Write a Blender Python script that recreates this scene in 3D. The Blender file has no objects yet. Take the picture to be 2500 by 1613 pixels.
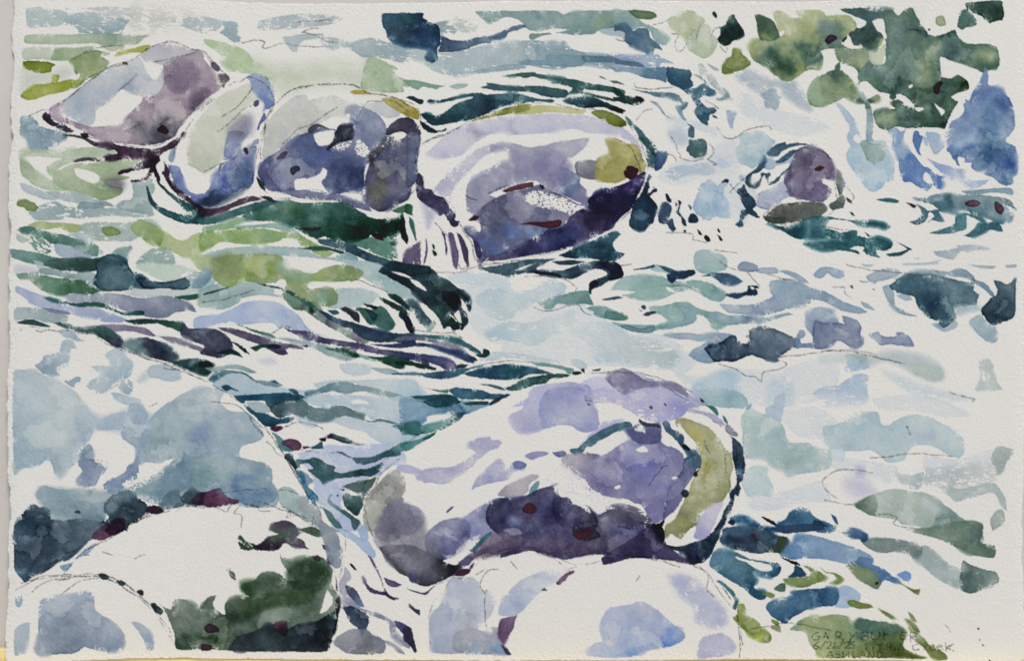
# A watercolour painting of creek boulders on a deckle-edged sheet, standing on a wooden
# ledge and leaning on a plaster wall, in soft daylight.
import bpy, bmesh, math, re, random
import numpy as np
from mathutils import Vector

scene = bpy.context.scene
col = scene.collection

# ------------------------------------------------------------------ camera, sky, sun, exposure
M = 0.56 / 2475.0            # metres on the sheet for one pixel of the 2500 x 1613 photograph
D = 0.62                     # camera to middle of the sheet
ZC = 1.45                    # height of the middle of the sheet
cam_data = bpy.data.cameras.new('camera')
cam = bpy.data.objects.new('camera', cam_data)
col.objects.link(cam)
cam.location = (0, -D, ZC)
cam.rotation_euler = (math.radians(90), 0, 0)
cam_data.sensor_width = 36
cam_data.lens = D * 36 / (2500 * M)
cam_data.clip_start = 0.01
cam_data.clip_end = 500
scene.camera = cam

SUN_EL, SUN_AZ = math.radians(48), math.radians(158)      # azimuth clockwise from +Y (north)
world = bpy.data.worlds.new('World')
scene.world = world
world.use_nodes = True
wn = world.node_tree
wn.nodes.clear()
sky = wn.nodes.new('ShaderNodeTexSky')
sky.sky_type = 'NISHITA'
sky.sun_disc = False
sky.sun_elevation = SUN_EL
sky.sun_rotation = SUN_AZ
bg = wn.nodes.new('ShaderNodeBackground')
bg.inputs['Strength'].default_value = 0.085
wo = wn.nodes.new('ShaderNodeOutputWorld')
wn.links.new(sky.outputs[0], bg.inputs[0])
wn.links.new(bg.outputs[0], wo.inputs[0])

sun_data = bpy.data.lights.new('sun', 'SUN')
sun_data.energy = 1.5
sun_data.angle = math.radians(14)
sun_data.color = (1.0, 0.945, 0.87)
sun = bpy.data.objects.new('sun', sun_data)
col.objects.link(sun)
sd = Vector((math.sin(SUN_AZ) * math.cos(SUN_EL), math.cos(SUN_AZ) * math.cos(SUN_EL), math.sin(SUN_EL)))
sun.rotation_euler = sd.to_track_quat('Z', 'Y').to_euler()
sun.location = sd * 5 + Vector((0, 0, ZC))

vs = scene.view_settings
vs.view_transform = 'Standard'
vs.look = 'None'
vs.gamma = 1
vs.exposure = 0.55
vs.use_curve_mapping = False

# ------------------------------------------------------------------ materials
def new_mat(name):
    m = bpy.data.materials.new(name)
    m.use_nodes = True
    nt = m.node_tree
    b = nt.nodes['Principled BSDF']
    return m, nt, b

def N(nt, kind, **kw):
    n = nt.nodes.new(kind)
    for k, v in kw.items():
        if k in n.inputs.keys(): n.inputs[k].default_value = v
        else: setattr(n, k, v)
    return n

def paint_mat(name, rough, grain, fibre):
    """watercolour on rag paper: the pigment laid down at each spot, fine grain, tooth of the sheet"""
    m, nt, b = new_mat(name)
    at = N(nt, 'ShaderNodeAttribute', attribute_name='pigment')
    tc = N(nt, 'ShaderNodeTexCoord')
    n1 = N(nt, 'ShaderNodeTexNoise', Scale=1500.0, Detail=3.0, Roughness=0.6)
    n2 = N(nt, 'ShaderNodeTexNoise', Scale=14.0, Detail=3.0, Roughness=0.5)
    for n in (n1, n2): nt.links.new(tc.outputs['Object'], n.inputs['Vector'])
    r1 = N(nt, 'ShaderNodeMapRange')
    r1.inputs['From Min'].default_value = 0.3; r1.inputs['From Max'].default_value = 0.7
    r1.inputs['To Min'].default_value = 1 - grain; r1.inputs['To Max'].default_value = 1 + grain * 0.6
    r2 = N(nt, 'ShaderNodeMapRange')
    r2.inputs['From Min'].default_value = 0.3; r2.inputs['From Max'].default_value = 0.7
    r2.inputs['To Min'].default_value = 0.985; r2.inputs['To Max'].default_value = 1.01
    nt.links.new(n1.outputs['Fac'], r1.inputs['Value'])
    nt.links.new(n2.outputs['Fac'], r2.inputs['Value'])
    mu = N(nt, 'ShaderNodeMath', operation='MULTIPLY')
    nt.links.new(r1.outputs[0], mu.inputs[0]); nt.links.new(r2.outputs[0], mu.inputs[1])
    sc = N(nt, 'ShaderNodeVectorMath', operation='SCALE')
    nt.links.new(at.outputs['Color'], sc.inputs[0]); nt.links.new(mu.outputs[0], sc.inputs['Scale'])
    nt.links.new(sc.outputs[0], b.inputs['Base Color'])
    bp = N(nt, 'ShaderNodeBump', Strength=fibre, Distance=0.00012)
    n3 = N(nt, 'ShaderNodeTexNoise', Scale=900.0, Detail=4.0, Roughness=0.65)
    nt.links.new(tc.outputs['Object'], n3.inputs['Vector'])
    nt.links.new(n3.outputs['Fac'], bp.inputs['Height'])
    nt.links.new(bp.outputs[0], b.inputs['Normal'])
    b.inputs['Roughness'].default_value = rough
    b.inputs['Specular IOR Level'].default_value = 0.12
    return m

MAT_PAPER = paint_mat('rag_paper', 0.9, 0.02, 0.35)
MAT_WASH = paint_mat('watercolour_wash', 0.85, 0.055, 0.35)
MAT_DENSE = paint_mat('dense_watercolour', 0.72, 0.06, 0.3)
MAT_PENCIL = paint_mat('graphite', 0.6, 0.05, 0.3)

def plain_edge_mat():
    m, nt, b = new_mat('paper_edge')
    tc = N(nt, 'ShaderNodeTexCoord')
    n = N(nt, 'ShaderNodeTexNoise', Scale=300.0, Detail=4.0)
    r = N(nt, 'ShaderNodeValToRGB')
    r.color_ramp.elements[0].color = (0.66, 0.64, 0.60, 1); r.color_ramp.elements[0].position = 0.3
    r.color_ramp.elements[1].color = (0.80, 0.78, 0.74, 1); r.color_ramp.elements[1].position = 0.7
    nt.links.new(tc.outputs['Object'], n.inputs['Vector'])
    nt.links.new(n.outputs['Fac'], r.inputs[0]); nt.links.new(r.outputs[0], b.inputs['Base Color'])
    b.inputs['Roughness'].default_value = 0.95
    return m

def plaster_mat():
    m, nt, b = new_mat('painted_plaster')
    tc = N(nt, 'ShaderNodeTexCoord')
    n = N(nt, 'ShaderNodeTexNoise', Scale=9.0, Detail=5.0, Roughness=0.6)
    r = N(nt, 'ShaderNodeValToRGB')
    r.color_ramp.elements[0].color = (0.58, 0.535, 0.485, 1); r.color_ramp.elements[0].position = 0.25
    r.color_ramp.elements[1].color = (0.66, 0.61, 0.555, 1); r.color_ramp.elements[1].position = 0.75
    n2 = N(nt, 'ShaderNodeTexNoise', Scale=260.0, Detail=3.0)
    bp = N(nt, 'ShaderNodeBump', Strength=0.25, Distance=0.0006)
    for q in (n, n2): nt.links.new(tc.outputs['Object'], q.inputs['Vector'])
    nt.links.new(n.outputs['Fac'], r.inputs[0]); nt.links.new(r.outputs[0], b.inputs['Base Color'])
    nt.links.new(n2.outputs['Fac'], bp.inputs['Height']); nt.links.new(bp.outputs[0], b.inputs['Normal'])
    b.inputs['Roughness'].default_value = 0.8
    return m

def wood_mat():
    m, nt, b = new_mat('varnished_pine')
    tc = N(nt, 'ShaderNodeTexCoord')
    mp = N(nt, 'ShaderNodeMapping')
    mp.inputs['Scale'].default_value = (3.0, 60.0, 60.0)
    n = N(nt, 'ShaderNodeTexNoise', Scale=2.2, Detail=6.0, Roughness=0.62, Distortion=0.6)
    r = N(nt, 'ShaderNodeValToRGB')
    r.color_ramp.elements[0].color = (0.66, 0.47, 0.16, 1); r.color_ramp.elements[0].position = 0.3
    r.color_ramp.elements[1].color = (0.88, 0.74, 0.36, 1); r.color_ramp.elements[1].position = 0.65
    bp = N(nt, 'ShaderNodeBump', Strength=0.15, Distance=0.0006)
    nt.links.new(tc.outputs['Object'], mp.inputs['Vector']); nt.links.new(mp.outputs[0], n.inputs['Vector'])
    nt.links.new(n.outputs['Fac'], r.inputs[0]); nt.links.new(r.outputs[0], b.inputs['Base Color'])
    nt.links.new(n.outputs['Fac'], bp.inputs['Height']); nt.links.new(bp.outputs[0], b.inputs['Normal'])
    b.inputs['Roughness'].default_value = 0.45
    return m

def ground_mat():
    m, nt, b = new_mat('paving')
    tc = N(nt, 'ShaderNodeTexCoord')
    n = N(nt, 'ShaderNodeTexNoise', Scale=6.0, Detail=8.0)
    r = N(nt, 'ShaderNodeValToRGB')
    r.color_ramp.elements[0].color = (0.30, 0.28, 0.25, 1); r.color_ramp.elements[1].color = (0.44, 0.41, 0.36, 1)
    nt.links.new(tc.outputs['Object'], n.inputs['Vector'])
    nt.links.new(n.outputs['Fac'], r.inputs[0]); nt.links.new(r.outputs[0], b.inputs['Base Color'])
    b.inputs['Roughness'].default_value = 0.9
    return m

def add(name, me, mat, parent=None):
    o = bpy.data.objects.new(name, me)
    if mat: me.materials.append(mat)
    col.objects.link(o)
    if parent: o.parent = parent
    return o

def box_bm(bm, lo, hi):
    r = bmesh.ops.create_cube(bm, size=1.0)
    for v in r['verts']:
        v.co = Vector([lo[i] + (v.co[i] + .5) * (hi[i] - lo[i]) for i in range(3)])
    return r['verts']

# ------------------------------------------------------------------ the place: ground, wall, ledge
LEAN = math.tan(math.radians(1.0))
WALL_Y = 0.0046
ZB = ZC - (1611 - 806.5) * M          # foot of the sheet

bm = bmesh.new()
bmesh.ops.create_grid(bm, x_segments=20, y_segments=20, size=60)
me = bpy.data.meshes.new('ground'); bm.to_mesh(me); bm.free()
o = add('ground', me, ground_mat()); o['kind'] = 'structure'

bm = bmesh.new()
box_bm(bm, (-3.0, WALL_Y, 0.0), (3.0, WALL_Y + 0.2, 3.0))
bmesh.ops.bevel(bm, geom=bm.edges[:], offset=0.006, segments=2, affect='EDGES')
me = bpy.data.meshes.new('wall'); bm.to_mesh(me); bm.free()
o = add('wall', me, plaster_mat())
o['label'] = 'warm off-white painted plaster wall behind the watercolour sheet'; o['category'] = 'wall'

LT = ZC - (1621 - 806.5) * M           # top of the lip the corners of the sheet stand on
RAIL_Y = -0.0021                      # front of the back rail, just behind the sheet
ledge = bpy.data.objects.new('wooden_ledge', None); col.objects.link(ledge)
ledge['label'] = 'yellow varnished wooden ledge under the bottom edge of the painting'; ledge['category'] = 'ledge'
pine = wood_mat()
def ledge_part(name, lo, hi, bev):
    bm = bmesh.new()
    box_bm(bm, lo, hi)
    bmesh.ops.bevel(bm, geom=bm.edges[:], offset=bev, segments=3, affect='EDGES')
    me = bpy.data.meshes.new(name); bm.to_mesh(me); bm.free()
    return add(name, me, pine, ledge)
ledge_part('back_rail', (-1.1, RAIL_Y, LT + 0.0004), (1.1, RAIL_Y + 0.0042, ZC - (1579.5 - 806.5) * M), 0.0005)
ledge_part('board', (-1.1, -0.016, LT - 0.022), (1.1, WALL_Y - 0.0004, LT), 0.002)
ledge_part('apron', (-1.06, WALL_Y - 0.019, LT - 0.06), (1.06, WALL_Y - 0.0022, LT - 0.0223), 0.002)

# ------------------------------------------------------------------ the painting: traced strokes
U0=500/238.4
PAPER='e2ded5'
SAT=.80
def hexc(h):
    c=np.array([int(h[i:i+2],16)/255. for i in (0,2,4)])
    if h==PAPER: return c
    g=c@np.array([.3,.59,.11]); c=g+(c-g)*(.72 if c[1]>c[2]*1.3 else .74 if (c[2]>c[1] and c[0]>c[1]*.93) else .80)
    return np.clip(c,0,1)
def lin(c): c=np.asarray(c,float); return np.where(c<=.04045,c/12.92,((c+.055)/1.055)**2.4)
def fnoise(rs,h,w,scale,beta=0):
    # band-limited noise around wavelength `scale` (grid px), unit variance
    fy=np.fft.fftfreq(h)[:,None]; fx=np.fft.rfftfreq(w)[None,:]
    f=np.sqrt(fx*fx+fy*fy)*scale
    amp=np.exp(-(f-1)**2*1.5) if beta==0 else 1/(0.15+f)**beta*np.exp(-(f/3)**2)
    n=np.fft.irfft2(np.fft.rfft2(rs.standard_normal((h,w)))*amp,(h,w))
    return (n/n.std()).astype(np.float32)
def catmull(P,closed=True,n=5):
    P=np.asarray(P,float); N=len(P)
    if N<3: return P
    if closed: A=np.vstack([P[-1],P,P[0],P[1]])
    else: A=np.vstack([2*P[0]-P[1],P,2*P[-1]-P[-2]])
    out=[]
    m=N if closed else N-1
    t=np.linspace(0,1,n,endpoint=False)[:,None]
    for i in range(m):
        a,b,c,d=A[i:i+4]
        # damp the tangents at sharp corners so edges stay crisp
        tb=(c-a)*.5; tc=(d-b)*.5; L=np.linalg.norm(c-b)
        for v in (tb,tc):
            l=np.linalg.norm(v)
            if l>L: v*=L/l
        def cs(p,q,r):
            u=q-p;v=r-q;return np.dot(u,v)/(np.linalg.norm(u)*np.linalg.norm(v)+1e-9)
        tb=tb*np.clip(.9+cs(a,b,c),0,1); tc=tc*np.clip(.9+cs(b,c,d),0,1)
        t2=t*t;t3=t2*t
        out.append((2*t3-3*t2+1)*b+(t3-2*t2+t)*tb+(-2*t3+3*t2)*c+(t3-t2)*tc)
    if not closed: out.append(P[-1:])
    return np.vstack(out)
def sdf(poly,X,Y,closed=True):
    """signed distance (inside negative); X,Y 1-d grid coords"""
    gx,gy=np.meshgrid(X.astype(np.float32),Y.astype(np.float32))
    d=np.full(gx.shape,1e12,np.float32); s=np.zeros(gx.shape,bool)
    Q=np.roll(poly,-1,0) if closed else poly[1:]
    P=poly if closed else poly[:-1]
    for (ax,ay),(bx,by) in zip(P.astype(np.float32),Q.astype(np.float32)):
        ex,ey=bx-ax,by-ay; wx=gx-ax; wy=gy-ay
        l=ex*ex+ey*ey+1e-9
        t=np.clip((wx*ex+wy*ey)/l,0,1)
        dd=(wx-ex*t)**2+(wy-ey*t)**2
        np.minimum(d,dd,out=d)
        if closed and ay!=by:
            c=((ay<=Y)!=(by<=Y))
            if c.any():
                xi=ax+(Y[c]-ay)*ex/ey
                s[c]^=(X[None,:]<xi[:,None])
    d=np.sqrt(d)
    return np.where(s,-d,d)
def parse(txt):
    ox=oy=0; U=U0; out=[]; grp=None
    for ln in txt.strip().split('\n'):
        ln=ln.strip()
        if not ln or ln[0]=='#': continue
        if ln[0]=='T':
            q=ln.split(); ox,oy=float(q[1]),float(q[2]); U=float(q[3]) if len(q)>3 else U0; continue
        if ln[0]=='G': grp=ln.split()[1]; continue
        head,pts=ln.split('|'); hd=head.split()
        v=np.array([float(q) for q in pts.split()])
        el=dict(kind=hd[0],op={},spots=[],col=None,grp=grp)
        conv=lambda a:np.stack([a[0::2]*U+ox,a[1::2]*U+oy],1)
        if hd[0]=='B':
            if len(v)==0: grp=None; continue
            grp=hd[1]; el['grp']=grp; el['P']=conv(v); out.append(el); continue
        el['P']=conv(v)
        for h in hd[1:]:
            if h[0]=='@':
                a=h[1:].split(','); el['spots'].append((float(a[0])*U+ox,float(a[1])*U+oy,float(a[2])*U,a[3]))
            elif re.fullmatch('[0-9a-f]{6}',h): el['col']=h
            else:
                for k,val in re.findall(r'([a-zL])(\d*)',h): el['op'][k]=float(val) if val else 1.
        out.append(el)
    return out
X0,Y0,X1,Y1=-4.,-16.,2512.,1636.
def paint(els,S,seed=3):
    """paint on a grid of pitch S source px; returns linear colour array, element id array"""
    W=int((X1-X0)/S); H=int((Y1-Y0)/S)
    rs=np.random.RandomState(seed)
    tooth=fnoise(rs,H,W,7/S*1.0)*.7+fnoise(rs,H,W,13/S)*.6
    rough1=fnoise(rs,H,W,9/S)+.8*fnoise(rs,H,W,22/S); rough2=fnoise(rs,H,W,60/S)
    bloom=fnoise(rs,H,W,70/S,1.6); gran=fnoise(rs,H,W,5/S)*.6+tooth*.5; blot=fnoise(rs,H,W,28/S,1.2)
    def sn(deg):
        fy=np.fft.fftfreq(H)[:,None]; fx=np.fft.rfftfreq(W)[None,:]; t=math.radians(deg)
        al=(fx*math.cos(t)+fy*math.sin(t))*34/S; ac=(-fx*math.sin(t)+fy*math.cos(t))*8/S
        f=np.sqrt(al**2+ac**2); q=np.fft.irfft2(np.fft.rfft2(rs.standard_normal((H,W)))*np.exp(-(f-.8)**2*1.5),(H,W)); return (q/q.std()).astype(np.float32)
    streak=[sn(a) for a in (0,45,90,135)]
    fringe=fnoise(rs,H,W,110/S)*.75+fnoise(rs,H,W,45/S)*.65; bleed=fnoise(rs,H,W,120/S)
    wx=fnoise(rs,H,W,95/S)*9+fnoise(rs,H,W,26/S)*2.5; wy=fnoise(rs,H,W,95/S)*9+fnoise(rs,H,W,26/S)*2.5
    xs=X0+(np.arange(W)+.5)*S; ys=Y0+(np.arange(H)+.5)*S
    pap=lin(hexc(PAPER))
    C=np.broadcast_to(-np.log(pap/pap),(H,W,3)).copy().astype(np.float32)  # absorbance over paper
    ID=np.full((H,W),-1,np.int32)
    for n,e in enumerate(els):
        P=e['P']; op=e['op']; k=e['kind']
        if k in 'pqo':
            w=op.get('w',1.5 if k=='p' else 1.7); poly=catmull(P,k=='o',9); pad=6
            if k!='q':
                # the hand wavers
                L=np.concatenate([[0],np.cumsum(np.linalg.norm(np.diff(poly,axis=0),axis=1))])
                t=np.arange(0,L[-1],4.); poly=np.stack([np.interp(t,L,poly[:,0]),np.interp(t,L,poly[:,1])],1)
                ph=rs.rand(4)*6.3
                poly=poly+np.stack([np.sin(t/9+ph[0])*.7+np.sin(t/31+ph[1])*1.3,np.sin(t/8+ph[2])*.7+np.sin(t/27+ph[3])*1.3],1)
        else:
            poly=P if 'L' in op else catmull(P); pad=10+13*op.get('s',0)
        x0,y0=poly.min(0)-pad; x1,y1=poly.max(0)+pad
        i0,i1=max(0,int((x0-X0)/S)),min(W,int((x1-X0)/S)+1); j0,j1=max(0,int((y0-Y0)/S)),min(H,int((y1-Y0)/S)+1)
        if i1<=i0 or j1<=j0: continue
        sl=(slice(j0,j1),slice(i0,i1))
        X,Y=xs[i0:i1],ys[j0:j1]
        if k in 'pqo':
            d=sdf(poly,X,Y,False)+rough1[sl]*.35
            a=np.clip((w-d)/1.6+.3,0,1)*np.clip((.85 if k!='o' else .55)+.32*tooth[sl]+(.16 if k!='o' else .5)*rough2[sl],0,1)*op.get('a',8)/10
            if k=='o': a=a*((Y<1572)[:,None]&(X>52)[None,:])
            A=np.array([1.5,1.55,1.5],np.float32)*(1.25 if k=='q' else 1)
            C[sl]=C[sl]+a[...,None]*A*.95
            ID[sl]=np.where(a>.25,n,ID[sl]); continue
        d=sdf(poly,X,Y)
        if k=='B':
            ID[sl]=np.where(d<0,n,ID[sl]); continue
        size=min(x1-x0,y1-y0)-2*pad
        r=op.get('r',1)*(.42 if size>30 else .25)
        if k=='r' and size<70: d=d+.8
        dd=d+(rough1[sl]*.9+rough2[sl]*.7)*r
        soft=op.get('s',0)*11
        if not soft and size>26 and k!='x':
            # here and there the brush ran dry and left a ragged fringe along the rim
            fr=np.clip((fringe[sl]-.8)*2.5,0,1)*np.exp(-np.clip(-d,0,99)/(5+size*.05))
            dry=1-fr*np.clip(tooth[sl]*1.5+.75,0,1)
            # elsewhere the rim met a damp spot and bled
            bl=np.clip((bleed[sl]-.55)*1.6,0,1)*min(12,2+size*.08)
        else: dry=1; bl=0
        if soft:
            a=np.clip(.5-dd/(2*soft),0,1); a=a*a*(3-2*a)
        else: a=np.clip(.5-dd/(1.8+bl),0,1)*dry
        if k=='x':
            if op.get('d',0): a=a*np.clip((.9-.1*op['d']+.5*rough2[sl]*.5+np.clip(-d/25,0,.5)-tooth[sl]*.8)*1.5+.35,0,1)
            C[sl]*=(1-a)[...,None]; ID[sl]=np.where(a>.5,-1,ID[sl]); continue
        col=-np.log(np.clip(lin(hexc(e['col']))/pap,.004,1.2)).astype(np.float32)
        A=np.broadcast_to(col,d.shape+(3,)).copy()
        gxx,gyy=np.meshgrid(X,Y); gxx=gxx+wx[sl]; gyy=gyy+wy[sl]
        for (sx,sy,sr,sc) in e['spots']:
            q=np.sqrt((gxx-sx)**2+(gyy-sy)**2)/sr
            m=np.exp(-(q/.85)**2)[...,None]
            A=A*(1-m)+m*(-np.log(np.clip(lin(hexc(sc))/pap,.004,1.2)))
        ed=op.get('e',1)*.16
        edge=np.exp(-np.clip(-dd,0,99)/2.4)
        v=op.get('v',1)
        dens=1.12-.05*ed*3+ed*edge*1.7+ v*((.11+.06*(size>90))*bloom[sl]+(.06+.02*(size>60))*blot[sl]+.085*gran[sl])
        A=A*np.clip(dens,.3,2)[...,None]
        if size>30:
            # the brush left more pigment at one end, where the bead of water settled
            an=math.radians(90+((n*73)%120-60)); q=((gxx-(x0+x1)/2)*math.cos(an)+(gyy-(y0+y1)/2)*math.sin(an))/(.5*(abs((x1-x0)*math.cos(an))+abs((y1-y0)*math.sin(an))))
            A=A*np.clip(1+.28*q+.10*np.sin(q*3+n),.5,1.7)[...,None]
            A=A*(1+.35*ed*edge*np.clip(q+blot[sl]*.6,0,1.5))[...,None]
        if size>62 and k!='p':
            # backruns: water crept into the drying wash and pushed a crinkled rim of pigment outwards
            for b in range(1+(size>130)):
                hx=((n*37+b*53)%100)/100*.6+.2; hy=((n*61+b*29)%100)/100*.6+.2
                rr=size*(.16+.10*((n*17+b*7)%10)/10)
                rd=np.sqrt((gxx-(x0+(x1-x0)*hx))**2+((gyy-(y0+(y1-y0)*hy))*1.25)**2)+rough1[sl]*2.2+rough2[sl]*5-rr
                A=A*(1-.26/(1+np.exp(np.clip(rd/3.,-30,30)))+.26*np.exp(-np.clip(rd,0,99)/7)*(rd>0)+.18*np.exp(-(rd/2.2)**2))[...,None]
        db=op.get('d',0)*.8
        c0=poly-poly.mean(0); ax=math.degrees(.5*math.atan2(2*(c0[:,0]*c0[:,1]).sum(),(c0[:,0]**2-c0[:,1]**2).sum()))%180
        dryn=.5*tooth[sl]+.62*streak[int((ax+22.5)//45)%4][sl]
        if db:
            # dry brush: pigment only on the high points, patchily
            cov=1.35-.21*db+.55*rough2[sl]+np.clip(-d/22,0,1.1)-.15
            a=a*np.clip((cov-dryn*.95)*1.9+.4,0,1)
        al=op.get('a',10)/10
        a=(a*al).astype(np.float32)[...,None]
        if 'm' in op: C[sl]=C[sl]+A*a
        else: C[sl]=C[sl]*(1-a)+a*(A+.12*C[sl])
        msk=(dd<0) if not soft else (a[...,0]>.45)
        ID[sl]=np.where(msk,n,ID[sl])
    return np.exp(-C)*pap, ID, tooth, rough1, rough2, xs, ys

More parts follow.
